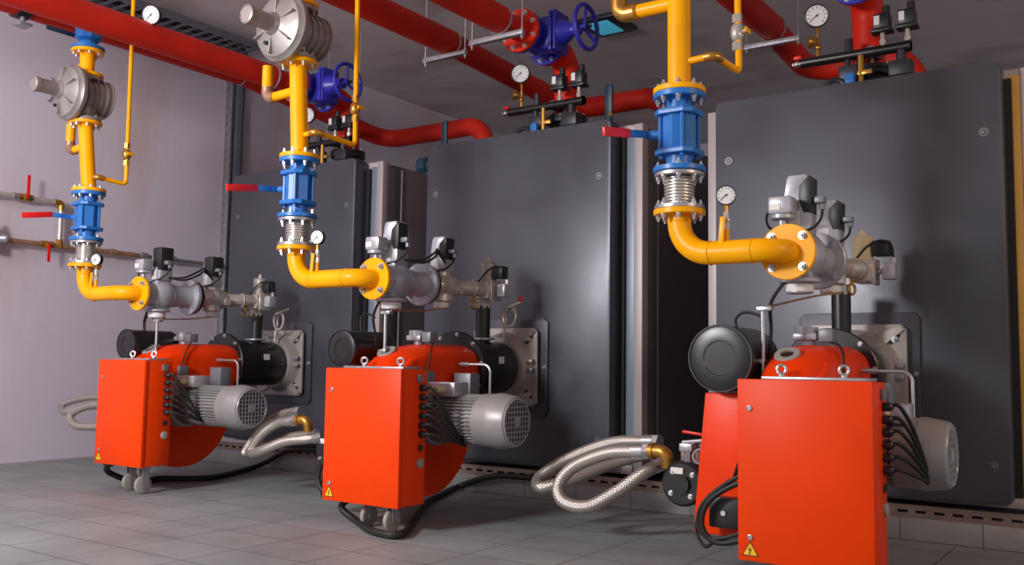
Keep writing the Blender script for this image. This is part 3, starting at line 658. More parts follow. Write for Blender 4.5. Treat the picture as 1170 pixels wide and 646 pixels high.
    if i < 2: flange(t, (cxt, GY, top-0.026), (0, 0, 1), 0.026, 0.125, 0.05, 'yellow_paint', 8, 0.1, '-', br=0.012)
    else:
        MB().tube([(-1.89, GY, 2.70), (-2.17, GY, 2.70)], 0.034, 16).build('branch', 'yellow_paint', t)
        MB().tube(bend_path([(-2.11, GY, 2.70), (-2.21, GY, 2.70), (-2.21, GY, 2.82)], 0.055), 0.043, 16).torus((-2.11, GY, 2.70), (1, 0, 0), 0.040, 0.007, 20, 8).torus((-2.21, GY, 2.82), (0, 0, 1), 0.040, 0.007, 20, 8).build('brass_elbow', 'brass', t)
        MB().tube([(-2.21, GY, 2.82), (-2.21, GY, 3.3)], 0.034, 16).build('branch', 'yellow_paint', t)
    if i < 2:
        zb_ = [2.585, 2.665][i]; xb = [-7.16, -4.83][i]; zt_ = [2.80, 2.88][i]
        MB().tube([(cxt, GY, zb_+0.01), (xb+0.06, GY, zb_)], 0.030, 16).tube([(xb, GY, zb_+0.06), (xb, GY, zt_)], 0.036, 16).build('branch', 'yellow_paint', t)
        MB().tube(bend_path([(xb+0.075, GY, zb_), (xb, GY, zb_), (xb, GY, zb_+0.075)], 0.05), 0.038, 16).build('brass_elbow', 'copper', t)
    # small vent line: right, then back, then up through the ceiling
    zv = [2.33, 2.375, 2.40][i]; xv = [-6.76, -4.36, -1.70][i]; yv = [4.33, 4.42, 4.33][i]
    t = thing('vent_pipe', 'thin yellow vent pipe rising from the %s gas riser to the ceiling' % W, 'pipe', (cxs+PR, GY, zv), 'thin yellow vent pipes')
    xe = xv; cxr = cxs+(cxt-cxs)*0.25
    P = bend_path([(cxr+0.05, GY, zv), (xe, GY, zv+0.005), (xe+0.03, yv, zv-0.02), (xe+0.0, yv, 4.49)], 0.03)
    MB().tube(P, 0.0165, 14).build('line', 'yellow_paint', t)
    MB().tube(bend_path([(xe-0.05, GY, zv+0.004), (xe, GY, zv+0.005), (xe+0.01, GY+0.05, zv)], 0.03), 0.022, 12).build('brass_elbow', 'brass', t)
    zc2 = [2.55, 2.60, 2.58][i]
    cv = MB().cyl((xe+0.022, yv, zc2-0.09), (xe+0.022, yv, zc2-0.05), 0.025, seg=6).cyl((xe+0.022, yv, zc2+0.05), (xe+0.022, yv, zc2+0.09), 0.025, seg=6).ball((xe+0.022, yv, zc2), 0.034, (1, 1, 1.5), 14).cyl((xe+0.02, yv, zc2), (xe+0.075, yv-0.01, zc2), 0.010, seg=8).build('cock', 'nickel' if i == 2 else 'brass', t)
    MB().span((xe+0.07, yv-0.03, zc2-0.012), (xe+0.08, yv+0.03, zc2+0.012), 0.003).build('cock_handle', 'yellow_paint', cv)

# regulators on the left and middle risers
for i in range(2):
    cx = [-6.97, -4.55][i]; z0 = [2.795, 2.87][i]; z1 = [3.155, 3.225][i]; zc = (z0+z1)/2; zd = [3.0, 3.05][i]
    t = thing('gas_regulator', ['round cast aluminium gas regulator on the leftmost yellow riser', 'round cast aluminium gas regulator on the middle yellow riser'][i], 'regulator', (cx, GY, z0), 'gas pressure regulators')
    flange(t, (cx, GY, z0), (0, 0, 1), 0.03, 0.12, 0.05, 'cast_alu', 8, 0.1, '+', br=0.011)
    flange(t, (cx, GY, z1-0.03), (0, 0, 1), 0.03, 0.12, 0.05, 'cast_alu', 8, 0.1, '-', br=0.011)
    bm_ = MB().lathe((cx, GY, z0+0.03), (0, 0, 1), [(0, 0.075), (0.03, 0.08), (0.10, 0.10), (z1-z0-0.16, 0.10), (z1-z0-0.09, 0.08), (z1-z0-0.06, 0.075)], 28)
    # ribbed barrel along Y
    pr = []
    for k in range(6):
        y = k*0.052; pr += [(y, 0.135), (y+0.018, 0.135), (y+0.020, 0.152), (y+0.030, 0.152), (y+0.032, 0.135)]
    bm_.lathe((cx, GY-0.13, zd), (0, 1, 0), [(0.0, 0.11)]+pr+[(0.31, 0.12), (0.33, 0.06)], 36)
    bm_.build('ribbed_body', 'cast_alu', t, 40)
    dk = MB().lathe((cx-0.0, GY-0.13, zd), (0, -1, 0), [(-0.02, 0.18), (-0.018, 0.215), (0.0, 0.222), (0.016, 0.220), (0.03, 0.205), (0.05, 0.196), (0.062, 0.17), (0.075, 0.12), (0.09, 0.075), (0.12, 0.060)], 48)
    for k in range(6):
        a = math.radians(60*k+20); e = V((math.cos(a), 0, math.sin(a)))
        dk.box(V((cx, GY-0.205, zd))+e*0.12, (0.13, 0.03, 0.010), 0.002, Matrix.Rotation(-a, 3, 'Y'))
    dk.build('diaphragm_cover', 'cast_alu', t)
    MB().lathe((cx, GY-0.24, zd), (0, -1, 0), [(0, 0.056), (0.13, 0.053), (0.135, 0.056), (0.15, 0.056), (0.155, 0.060), (0.185, 0.060), (0.19, 0.05), (0.186, 0.048)], 32).build('spring_tube', 'cast_alu', t)
    MB().cyl((cx-0.06, GY-0.20, zd-0.11), (cx-0.06, GY-0.225, zd-0.11), 0.013, seg=12).build('vent_plug', 'black_plastic', t)
    # stub above
    t2 = thing('gas_stub', ['short flanged yellow pipe above the leftmost regulator', 'short flanged yellow pipe above the middle regulator'][i], 'pipe', (cx, GY, z1), 'flanged stubs above the regulators')
    ztop = z1+0.22
    MB().cyl((cx-0.005, GY, z1), (cx-0.012, GY, ztop), PR, seg=24).build('stub_pipe', 'yellow_paint', t2)
    flange(t2, (cx, GY, z1+0.001), (0, 0, 1), 0.026, 0.122, 0.05, 'yellow_paint', 8, 0.1, '', br=0.011)
    flange(t2, (cx-0.01, GY, ztop-0.026), (0, 0, 1), 0.026, 0.122, 0.05, 'yellow_paint', 8, 0.1, '-', br=0.011)
    MB().tube(bend_path([(cx-0.02, GY, z1+0.10), (cx-0.14, GY-0.02, z1+0.07), (cx-0.17, GY-0.04, z1-0.02)], 0.05), 0.034, 14).build('branch', 'yellow_paint', t2)
    if i == 1: continue
    t3 = thing('ball_valve', ['dark blue ball valve above the leftmost regulator, behind the red pipe', 'dark blue ball valve above the middle regulator'][i], 'valve', (cx, GY, ztop), 'upper gas valves')
    flange(t3, (cx-0.01, GY, ztop+0.001), (0, 0, 1), 0.026, 0.125, 0.04, 'blue_paint', 8, 0.1, '', br=0.011)
    MB().lathe((cx-0.01, GY, ztop+0.02), (0, 0, 1), [(0, 0.07), (0.05, 0.065), (0.07, 0.10), (0.22, 0.10), (0.24, 0.065), (0.30, 0.07)], 10).build('body', 'blue_paint', t3)
    flange(t3, (cx-0.01, GY, ztop+0.31), (0, 0, 1), 0.026, 0.125, 0.04, 'blue_paint', 8, 0.1, '', br=0.011)
    MB().cyl((cx-0.05, GY, ztop+0.12), (cx-0.13, GY-0.01, ztop+0.13), 0.02, seg=12).box((cx-0.15, GY-0.13, ztop+0.14), (0.012, 0.28, 0.035), 0.003).build('lever', 'teal_paint', t3)

# ------------------------------------------------------------------ valve trains
for i in range(3):
    tx = TX[i]; zh = [1.425, 1.445, 1.47][i]; W = WHERE[i]
    t = thing('gas_valve', ['grey double flanged gas valve block at the leftmost yellow flange', 'grey double flanged gas valve block at the middle yellow flange', 'grey double flanged gas valve block at the nearest yellow flange'][i], 'valve', (tx, 4.23, zh-0.17), 'gas valve blocks')
    vb = MB()
    vb.cyl((tx, 4.23, zh), (tx, 4.25, zh), 0.115, seg=36, bev=0.003)
    vb.lathe((tx, 4.25, zh), (0, 1, 0), [(0, 0.085), (0.03, 0.075), (0.07, 0.09), (0.25, 0.09), (0.36, 0.075), (0.40, 0.09)], 28)
    vb.span((tx-0.065, 4.325, zh-0.115), (tx+0.065, 4.455, zh+0.115), 0.016)
    vb.cyl((tx, 4.645, zh), (tx, 4.68, zh), 0.14, seg=36, bev=0.004).ball((tx, 4.40, zh), 0.118, (1, 1.05, 1.0), 24).box((tx+0.06, 4.56, zh), (0.03, 0.16, 0.035), 0.006)
    vb.cyl((tx, 4.38, zh-0.11), (tx, 4.38, zh-0.13), 0.095, seg=28, bev=0.004).cyl((tx, 4.38, zh-0.13), (tx, 4.38, zh-0.18), 0.062, seg=28, bev=0.005)
    vb.cyl((tx+0.08, 4.38, zh), (tx+0.10, 4.38, zh), 0.028, seg=6)
    vo = vb.build('body', 'valve_grey', t)
    for k in range(4):
        a = math.radians(45+90*k); bolt(vo, (tx+0.112*math.cos(a), 4.645, zh+0.112*math.sin(a)), (0, -1, 0), 0.013, 0.006)
    MB().cyl((tx, 4.68, zh), (tx, 4.705, zh), 0.132, seg=36).build('rear_gasket_flange', 'black_paint', t)
    MB().lathe((tx, 4.38, zh-0.135), (0, 0, -1), [(0, 0.0632), (0.035, 0.0632)], 28).build('rating_label', 'white_label', t)
    def actuator(y, zb, h, par, ox=0.0, nm='actuator', tall=True):
        x = tx+ox
        a = MB()
        a.span((x-0.064, y-0.05, zb), (x+0.060, y+0.06, zb+h*0.45), 0.01)
        a.prism([(-0.058, 0.3*h), (0.062, 0.3*h), (0.064, 0.55*h), (0.060, h-0.02), (0.042, h), (-0.04, h), (-0.055, h-0.02), (-0.060, 0.6*h)], (x, y+0.055, zb), (1, 0, 0), (0, 0, 1), 0.10, 0.008)
        ao = a.build(nm, 'actuator_grey', par)
        if i == 0: MB().span((x-0.040, y-0.056, zb+0.44*h), (x+0.070, y+0.062, zb+h+0.008), 0.014).build('black_cap', 'black_plastic', ao)
        MB().span((x-0.036, y-0.054, zb+0.08*h), (x+0.012, y-0.0495, zb+0.38*h)).build('label', 'white_label', ao)
        MB().prism([(0.030, 0.34*h), (0.066, 0.34*h), (0.071, 0.93*h), (0.056, 0.97*h), (0.012, 0.80*h), (0.008, 0.58*h)], (x, y-0.052, zb), (1, 0, 0), (0, 0, 1), -0.095, 0.006).build('black_cover', 'black_plastic', ao)
        MB().span((x+0.068, y-0.03, zb+0.50*h), (x+0.12, y+0.02, zb+0.62*h), 0.006).cyl((x+0.105, y, zb+0.50*h), (x+0.105, y, zb+0.40*h), 0.014, seg=10).build('plug', 'relay_box', ao)
        MB().tube(smooth_path([(x+0.105, y, zb+0.40*h), (x+0.10, y-0.02, zb+0.22*h), (x+0.07, y-0.06, zb+0.06*h), (x+0.0, y-0.075, zb+0.0), (x-0.05, y-0.06, zb-0.02)], 6), 0.0065, 8).build('cable', 'black_rubber', ao)
    z1 = zh+0.10
    actuator(4.40, z1, [0.255, 0.27, 0.28][i], t)
    # second valve body
    t2 = thing('gas_valve', ['silver second gas valve behind the leftmost grey valve block', 'silver second gas valve behind the middle grey valve block', 'silver second gas valve behind the nearest grey valve block'][i], 'valve', (tx, 4.71, zh-0.15), 'second gas valves')
    s = MB()
    s.cyl((tx, 4.706, zh), (tx, 4.76, zh), 0.06, seg=24)
    s.lathe((tx, 4.76, zh), (0, 1, 0), [(0, 0.062), (0.04, 0.078), (0.12, 0.085), (0.20, 0.078), (0.25, 0.06)], 28)
    s.ball((tx, 4.87, zh), 0.092, (1, 1.1, 0.95), 24).ball((tx+0.05, 4.80, zh+0.005), 0.055, (1, 1.2, 1), 20).cyl((tx+0.05, 4.97, zh-0.02), (tx+0.09, 4.97, zh-0.02), 0.03, seg=6).torus((tx, 4.78, zh), (0, 1, 0), 0.068, 0.009, 28, 8)
    s.cyl((tx, 4.87, zh-0.03), (tx, 4.87, zh-0.10), 0.075, seg=24, bev=0.005).cyl((tx, 4.87, zh-0.10), (tx, 4.87, zh-0.145), 0.05, seg=24, bev=0.004)
    s.cyl((tx, 4.87, zh+0.05), (tx, 4.87, zh+0.10), 0.055, seg=20)
    s.build('body', 'nickel', t2)
    MB().lathe((tx, 4.87, zh-0.105), (0, 0, -1), [(0, 0.0512), (0.03, 0.0512)], 24).build('rating_label', 'white_label', t2)
    actuator(4.87, zh+0.095, 0.235, t2)
    if i < 2:
        for k in range(2):
            solo('train_cable', MB().tube(smooth_path([(tx+0.07, 4.42, zh+0.13), (tx+0.13, 4.52, zh+0.12+0.02*k), (tx+0.11, 4.66, zh+0.17+0.03*k), (tx+0.05, 4.76, zh+0.21+0.02*k), (tx+0.06, 4.83, zh+0.15)], 6), 0.0075, 8), 'black_rubber',
                 '%s black cable arching between the two actuators of the %s train' % (('lower', 'upper')[k], W), 'cable', (tx+0.07, 4.42, zh+0.13), 'actuator cables')
    # gas pressure switch (clear cover) on the yellow flange side
    t3 = thing('pressure_switch', ['small clear capped pressure switch beside the leftmost actuator', 'small clear capped pressure switch beside the middle tall actuator', 'small clear capped pressure switch beside the nearest tall actuator'][i], 'switch', (tx-0.05, 4.28, zh+0.12), 'gas pressure switches')
    qx, qy, qz = tx-0.045, 4.28, zh+0.16
    MB().cyl((qx, qy, zh+0.09), (qx, qy, qz), 0.018, seg=12).cyl((qx, qy, qz), (qx, qy, qz+0.022), 0.055, seg=24, bev=0.004).build('base', 'valve_grey', t3)
    MB().span((qx-0.055, qy-0.045, qz+0.022), (qx+0.055, qy+0.05, qz+0.105), 0.012).build('cap', 'actuator_grey', t3)
    MB().span((qx-0.045, qy-0.049, qz+0.04), (qx+0.005, qy-0.044, qz+0.07)).build('label', 'white_label', t3)
    MB().tube(smooth_path([(qx-0.05, qy, qz+0.05), (qx-0.075, qy, qz+0.02), (qx-0.07, qy+0.02, qz-0.03), (qx-0.02, qy+0.05, qz-0.05)], 5), 0.006, 8).build('cable', 'black_rubber', t3)
    # outlet pipe, solenoid and standpipe
    sx, sy = tx+0.055, 5.33; bx, by = AX[i]-0.005, 5.37
    t4 = thing('outlet_pipe', ['bronze outlet pipe bend behind the leftmost second gas valve', 'bronze outlet pipe bend behind the middle second gas valve', 'bronze outlet pipe bend behind the nearest second gas valve'][i], 'pipe', (tx, 5.01, zh), 'bronze outlet bends')
    ob = MB().tube(bend_path([(tx, 5.0, zh), (tx+0.06, 5.16, zh+0.005), (sx, sy-0.09, zh+0.005)], 0.12), 0.052, 18).torus((tx+0.003, 5.02, zh), (0, 1, 0), 0.052, 0.010, 24, 8).torus((tx+0.05, 5.14, zh+0.003), (0.3, 1, 0), 0.053, 0.007, 24, 8)
    ob.build('bend', 'nickel', t4)
    MB().cyl((tx-0.10, 5.08, zh-0.02), (tx-0.02, 5.08, zh-0.02), 0.025, seg=12).span((tx-0.14, 5.04, zh+0.0), (tx-0.07, 5.12, zh+0.08), 0.006).build('side_valve', 'brass', t4)
    MB().torus((tx+0.02, 5.2, zh-0.10), (1, -0.4, 0), 0.028, 0.007, 20, 8).cyl((tx+0.02, 5.2, zh-0.08), (tx+0.02, 5.2, zh-0.03), 0.012, seg=8).build('lifting_ring', 'brass', t4)
    t5 = thing('solenoid_valve', ['small solenoid valve above the leftmost black standpipe', 'small solenoid valve above the middle black standpipe', 'small tan solenoid valve above the nearest black standpipe'][i], 'valve', (sx, sy, zh-0.05), 'solenoid valves over the standpipes')
    MB().span((sx-0.055, sy-0.09, zh-0.06), (sx+0.055, sy+0.08, zh+0.06), 0.015).cyl((bx, by, zh-0.06), (bx, by, zh-0.115), 0.055, seg=8).span((sx+0.045, sy-0.06, zh-0.07), (sx+0.065, sy+0.06, zh+0.07), 0.004).build('body', 'nickel', t5)
    co = MB().lathe((sx-0.01, sy, zh+0.06), (0, 0, 1), [(0, 0.056), (0.01, 0.058), (0.13, 0.058), (0.14, 0.05), (0.141, 0.022), (0.16, 0.022), (0.162, 0.014), (0.175, 0.014)], 28).build('coil', 'plate_cast' if i < 2 else 'socket_tan', t5)
    MB().span((sx+0.05, sy-0.04, zh+0.085), (sx+0.135, sy+0.04, zh+0.17), 0.008).build('coil_box', 'black_plastic', t5)
    MB().span((sx+0.10, sy-0.05, zh-0.045), (sx+0.165, sy+0.03, zh+0.045), 0.008).cyl((sx+0.06, sy, zh), (sx+0.11, sy, zh), 0.014, seg=10).cyl((sx+0.15, sy, zh+0.04), (sx+0.15, sy, zh+0.075), 0.013, seg=10).build('limit_switch', 'actuator_grey', t5)
    MB().tube(smooth_path([(sx+0.15, sy-0.0, zh+0.075), (sx+0.145, sy-0.02, zh+0.14), (sx+0.10, sy-0.06, zh+0.165), (sx+0.03, sy-0.075, zh+0.13), (sx-0.03, sy-0.10, zh+0.06), (sx-0.10, sy-0.16, zh+0.05)], 6), 0.0065, 8).build('cable', 'black_rubber', t5)
    t6 = thing('standpipe', ['black standpipe dropping onto the leftmost blast tube', 'black standpipe dropping onto the middle blast tube', 'black standpipe dropping onto the nearest blast tube'][i], 'pipe', (bx, by, 1.09), 'black gas standpipes')
    MB().cyl((bx, by, 1.08), (bx, by, zh-0.10), 0.052, seg=28).build('pipe', 'black_paint', t6)
    MB().cyl((bx, by, 1.105), (bx, by, 1.12), 0.085, seg=28, bev=0.003).build('collar', 'galvanised', t6)
    # thin impulse tube from block down to the silencer post
    fx, fz = [(-6.46, 1.045), (-4.20, 1.02), (-1.73, 0.985)][i]
    solo('impulse_tube', MB().tube(smooth_path([(tx+0.05, 4.90, zh-0.14), (tx-0.02, 4.68, zh-0.17), (fx+[0.05, 0.09, 0.0][i]+0.20, 4.345, [1.225, 1.245, 1.22][i]+0.012)], 6), 0.0055, 8), 'copper',
         'thin copper tube slanting from the %s valve train to its black drum' % W, 'tube', (tx, 4.75, zh-0.19), 'impulse tubes')
    solo('hanging_cable', MB().tube(smooth_path([(tx-0.05, 4.33, zh-0.12), (tx-0.13, 4.36, zh-0.22), (tx-0.145, 4.40, zh-0.34), (tx-0.16, 4.42, zh-0.46), (tx-0.18, 4.42, 0.93)], 6), 0.0085, 8), 'black_rubber',
         'black cable hanging from the %s valve block down to its burner' % W, 'cable', (tx-0.18, 4.42, 0.93), 'hanging valve cables')
    # coiled tube (pigtail) behind the standpipe
    if i == 2: continue
    hx2, hy2 = AX[i]+0.135, 5.50
    t7 = thing('pigtail_tube', ['looped steel pigtail tube above the leftmost mounting plate', 'looped pigtail tube with red tip above the middle mounting plate', 'looped pigtail tube above the nearest mounting plate'][i], 'tube', (hx2, hy2, 1.14), 'pigtail tubes')
    lp = [(hx2-0.05, hy2, 1.10), (hx2-0.045, hy2, 1.17)] + [(hx2+0.055*math.cos(math.radians(a))*0.9, hy2+0.0001*a, 1.27+0.07*math.sin(math.radians(a))) for a in (200, 160, 110, 60, 10, -40, -90, -140, -190, -230, -270)] + [(hx2+0.06, hy2+0.05, 1.38)]
    MB().tube(smooth_path(lp, 5), 0.010, 8).build('loop', 'nickel', t7)
    if i == 1: MB().cyl((hx2+0.06, hy2+0.05, 1.38), (hx2+0.062, hy2+0.05, 1.42), 0.014, seg=12).build('red_tip', 'red_grip', t7)

# ------------------------------------------------------------------ water pipes above
RX = [-7.35, -4.80, -2.45]; RAD = 0.105; ZS, ZR = 3.45, 3.585
for i in range(3):
    ax = AX[i]; W = WHERE[i]; sX = [-6.38, -3.93, -1.57][i]; zs = [3.42, 3.45, 3.45][i]
    # supply pipe + elbow down
    t = thing('supply_pipe', ['thick red overhead supply pipe crossing behind the left regulators', 'thick red overhead supply pipe into the middle gate valve', 'thick red supply pipe dropping onto the nearest boiler'][i], 'pipe', (sX, 5.2, zs), 'red supply pipes')
    MB().tube([(sX, -1.5 if i < 2 else 5.0, zs), (sX, 5.46, zs)], RAD, 28).lathe((sX, 5.46, zs), (0, 1, 0), [(0, RAD), (0.012, 0.09)], 28).build('insulated_pipe', 'red_pipe_paint', t)
    MB().ring((sX, 5.455, zs), (0, 1, 0), 0.02, RAD+0.006, 0.08).build('end_clamp', 'galvanised', t)
    MB().cyl((sX, 5.40, zs), (sX, 5.72, zs), 0.085, seg=28).build('bare_end', 'red_flange_paint', t)
    flange(t, (sX, 5.72, zs), (0, 1, 0), 0.03, 0.165, 0.08, 'red_flange_paint', 8, 0.135, '-', br=0.014)
    g = thing('gate_valve', ['blue gate valve with handwheel above the leftmost boiler', 'blue gate valve with handwheel above the middle boiler', 'blue gate valve at the top edge above the nearest boiler'][i], 'valve', (sX, 5.95, zs), 'blue gate valves')
    flange(g, (sX, 5.752, zs), (0, 1, 0), 0.026, 0.165, 0.06, 'gate_blue', 8, 0.135, '+', br=0.013)
    gb = MB().lathe((sX, 5.775, zs), (0, 1, 0), [(0, 0.10), (0.03, 0.095), (0.10, 0.12), (0.22, 0.12), (0.29, 0.095), (0.32, 0.10)], 28)
    gb.span((sX+0.02, 5.85, zs-0.13), (sX+0.20, 6.0, zs+0.13), 0.03).span((sX+0.185, 5.825, zs-0.155), (sX+0.215, 6.03, zs+0.155), 0.012).span((sX+0.225, 5.825, zs-0.155), (sX+0.25, 6.03, zs+0.155), 0.012)
    gb.lathe((sX+0.25, 5.93, zs), (1, 0, 0), [(0, 0.10), (0.05, 0.08), (0.09, 0.05), (0.13, 0.045), (0.15, 0.05)], 24)
    gb.build('body', 'gate_blue', g)
    flange(g, (sX, 6.095, zs), (0, 1, 0), 0.026, 0.165, 0.06, 'gate_blue', 8, 0.135, '-', br=0.013)
    wx = sX+0.46
    hw = MB().torus((wx, 5.93, zs), (1, 0, 0), 0.165, 0.017, 40, 10)
    for k in range(3):
        a = math.radians(90+120*k)
        hw.tube([(wx-0.02, 5.93, zs), (wx-0.01, 5.93+0.08*math.cos(a), zs+0.08*math.sin(a)), (wx, 5.93+0.16*math.cos(a), zs+0.16*math.sin(a))], 0.013, 8)
    hw.cyl((wx-0.04, 5.93, zs), (wx+0.01, 5.93, zs), 0.028, seg=14)
    hw.build('handwheel', 'gate_blue', g)
    MB().cyl((sX+0.40, 5.93, zs), (wx+0.04, 5.93, zs), 0.014, seg=12).build('spindle', 'black_paint', g)
    o = thing('outlet_elbow', ['red elbow dropping behind the leftmost gate valve', 'red elbow dropping behind the middle gate valve', 'red elbow and upright pipe above the nearest boiler'][i], 'pipe', (sX, 6.4, 2.64), 'red outlet elbows')
    flange(o, (sX, 6.122, zs), (0, 1, 0), 0.028, 0.165, 0.08, 'red_flange_paint', 8, 0.135, '+', br=0.013)
    MB().tube(bend_path([(sX, 6.14, zs), (sX, 6.42, zs), (sX, 6.42, 2.92)], 0.20), 0.105, 24).build('pipe', 'red_flange_paint', o)
    flange(o, (sX, 6.42, 2.935), (0, 0, -1), 0.03, 0.165, 0.08, 'black_paint', 8, 0.135, '-', br=0.013)
    MB().cyl((sX, 6.42, 2.63), (sX, 6.42, 2.90), 0.11, seg=24).ring((sX, 6.42, 2.872), (0, 0, 1), 0.032, 0.165, 0.08).build('boiler_nozzle', 'dark_iron', o)
    # instrument header in front of the outlet
    ax = AX[i]+[0.0, 0.06, 0.0][i]
    mz = 2.97; my = 6.16; xa, xb = ax-0.42, ax+0.28
    if i == 2: xa, xb = -1.94, -1.25
    hd = thing('instrument_header', 'black instrument header pipe on top of the %s' % BOILER[i], 'pipe', (ax, my, mz), 'black instrument headers')
    MB().tube([(xa, my, mz), (xb, my, mz)], 0.032, 20).cyl((xb-0.03, my, mz), (xb, my, mz), 0.037, seg=20).build('header_pipe', 'black_paint', hd)
    MB().cyl((ax-0.02, my+0.02, mz+0.01), (ax-0.02, 6.33, mz+0.03), 0.04, seg=16).build('inlet_branch', 'dark_iron', hd)
    MB().cyl((ax-0.16, my, mz-0.02), (ax-0.16, my, 2.64), 0.02, seg=10).span((ax-0.21, my-0.035, 2.80), (ax-0.09, my+0.05, 2.90), 0.008).build('level_switch', 'dark_iron', hd)
    MB().cyl((ax+0.17, my, mz-0.02), (ax+0.17, my, 2.64), 0.03, seg=12).span((ax+0.10, my-0.05, 2.78), (ax+0.24, my+0.05, 2.88), 0.01).build('float_chamber', 'dark_iron', hd)
    MB().cyl((ax-0.07, my-0.03, mz-0.02), (ax-0.07, my-0.03, 2.66), 0.018, seg=10).span((ax-0.09, my-0.045, 2.82), (ax+0.0, my-0.015, 2.85), 0.003).build('drain_cock', 'brass', hd)
    MB().span((ax-0.16, my-0.085, 2.70), (ax-0.10, my-0.036, 2.83), 0.008).build('blue_cap', 'blue_paint', hd)
    MB().cyl((ax-0.15, my, mz+0.02), (ax-0.15, my, mz+0.11), 0.026, seg=10).build('safety_cap', 'dark_iron', hd)
    MB().cyl((xa-0.06, my, mz), (xa, my, mz), 0.014, seg=10).ball((xa-0.03, my, mz), 0.022, (1, 1, 1), 10).build('tap', 'zinc', hd)
    MB().span((xa-0.05, my-0.015, mz+0.03), (xa+0.0, my+0.015, mz+0.055), 0.005).build('tap_lever', 'red_grip', hd)
    MB().torus((ax-0.22, my-0.08, 2.74), (0.2, -1, 0), 0.06, 0.018, 24, 8).build('valve_wheel', 'dark_iron', hd)
    gx = ax-0.30 if i < 2 else -1.83
    MB().cyl((gx, my, mz+0.02), (gx, my, mz+0.16), 0.012, seg=10).ball((gx, my, mz+0.09), 0.022, (1, 1, 1), 10).lathe((gx-0.01, my-0.02, mz+0.12), (-0.7, -0.5, 0.1), [(0, 0.02), (0.03, 0.04), (0.05, 0.04), (0.055, 0.02)], 18).build('gauge_cock', 'brass' if i else 'dark_iron', hd)
    gauge((gx, my-0.02, mz+0.30), (0.35, -1, -0.1), 0.078, ['white dial gauge above the leftmost black header', 'white dial gauge above the middle black header', 'white dial gauge above the nearest black header'][i], (gx, my, mz+0.16), 'gauges on the black headers')
    for k, dx in enumerate((0.06, 0.235)):
        qx = ax+dx if i < 2 else (-1.42, -1.27)[k]
        qz = mz+0.03
        p = thing('pressure_switch', '%s black pressure switch on the %s black header' % (('left', 'right')[k], W), 'switch', (qx, my, qz), 'black pressure switches')
        MB().cyl((qx, my, qz), (qx, my, qz+0.085), 0.014, seg=10).cyl((qx, my, qz+0.01), (qx, my, qz+0.035), 0.02, seg=6).build('stem', 'nickel', p)
        b_ = MB().span((qx-0.065, my-0.05, qz+0.08), (qx+0.065, my+0.05, qz+0.105), 0.006).span((qx-0.05, my-0.045, qz+0.105), (qx+0.05, my+0.045, qz+0.20), 0.008).build('housing', 'black_plastic', p)
        MB().span((qx-0.042, my-0.049, qz+0.125), (qx-0.008, my-0.0445, qz+0.185)).build('scale_plate', 'white_label', b_)
        MB().cyl((qx+0.025, my, qz+0.20), (qx+0.025, my, qz+0.255), 0.024, seg=14, bev=0.006).build('adjuster', 'black_plastic', p)
    # return pipe
    rx = RX[i]; xe = ax+[0.44, 0.12, -0.12][i]; zr = ZR if i else 3.72
    t = thing('return_pipe', ['red return pipe running back along the left wall behind the leftmost boiler', 'red overhead return pipe left of the middle gate valve', 'red overhead return pipe curving behind the nearest boiler'][i], 'pipe', (rx, 5.0, zr), 'red return pipes')
    yend = [5.9, 5.98, 7.05][i]
    MB().tube([(rx, -1.5 if i else 3.2, zr), (rx, yend, zr)], RAD, 28).lathe((rx, yend, zr), (0, 1, 0), [(0, RAD), (0.012, 0.09)], 28).build('insulated_pipe', 'red_pipe_paint', t)
    MB().ring((rx, yend-0.004, zr), (0, 1, 0), 0.02, RAD+0.005, 0.08).build('end_clamp', 'galvanised', t)
    zq = 3.49
    q = bend_path([(rx, yend-0.05, zr), (rx, 8.0, zq), (xe, 8.0, zq), (xe, 8.0, 2.63)], 0.24, 10)
    MB().tube(q, 0.098, 24).build('bare_pipe', 'red_pipe_paint', t)
    # pump-side lever valve at the back
    if i < 2:
        lx = [-5.66, -3.53][i]; ly = [7.0, 6.4][i]
        zt = [0.42, 0.30][i]; lv = thing('butterfly_valve', ['dark teal lever valve standing behind the leftmost boiler', 'dark teal lever valve standing behind the middle boiler'][i], 'valve', (lx, ly, 2.64), 'dark lever valves')
        MB().lathe((lx, ly, 2.62), (0, 0, 1), [(0, 0.05), (0.10, 0.045), (0.11, 0.03), (zt, 0.028)], 18).build('neck', 'teal_paint', lv)
        MB().prism([(-0.03, 0), (0.03, 0), (0.035, 0.24), (0.028, 0.27), (-0.028, 0.27), (-0.035, 0.24)], (lx, ly-0.02, [3.0, 2.87][i]), (1, 0, 0), (0, 0, 1), -0.03, 0.008).build('lever', 'teal_paint', lv)
        MB().cyl((lx+0.03, ly-0.04, [3.02, 2.89][i]), (lx+0.05, ly-0.04, [3.02, 2.89][i]), 0.018, seg=10).build('index_plate', 'brass', lv)
tp = thing('circulation_pump', 'small dark teal pump head behind the leftmost boiler top', 'pump', (-5.45, 6.6, 2.64))
MB().lathe((-5.62, 6.6, 2.74), (1, 0, 0), [(0, 0.05), (0.01, 0.085), (0.10, 0.085), (0.11, 0.06), (0.16, 0.06), (0.17, 0.03)], 24).cyl((-5.5, 6.6, 2.60), (-5.5, 6.6, 2.68), 0.05, seg=16).build('motor_head', 'teal_paint', tp)

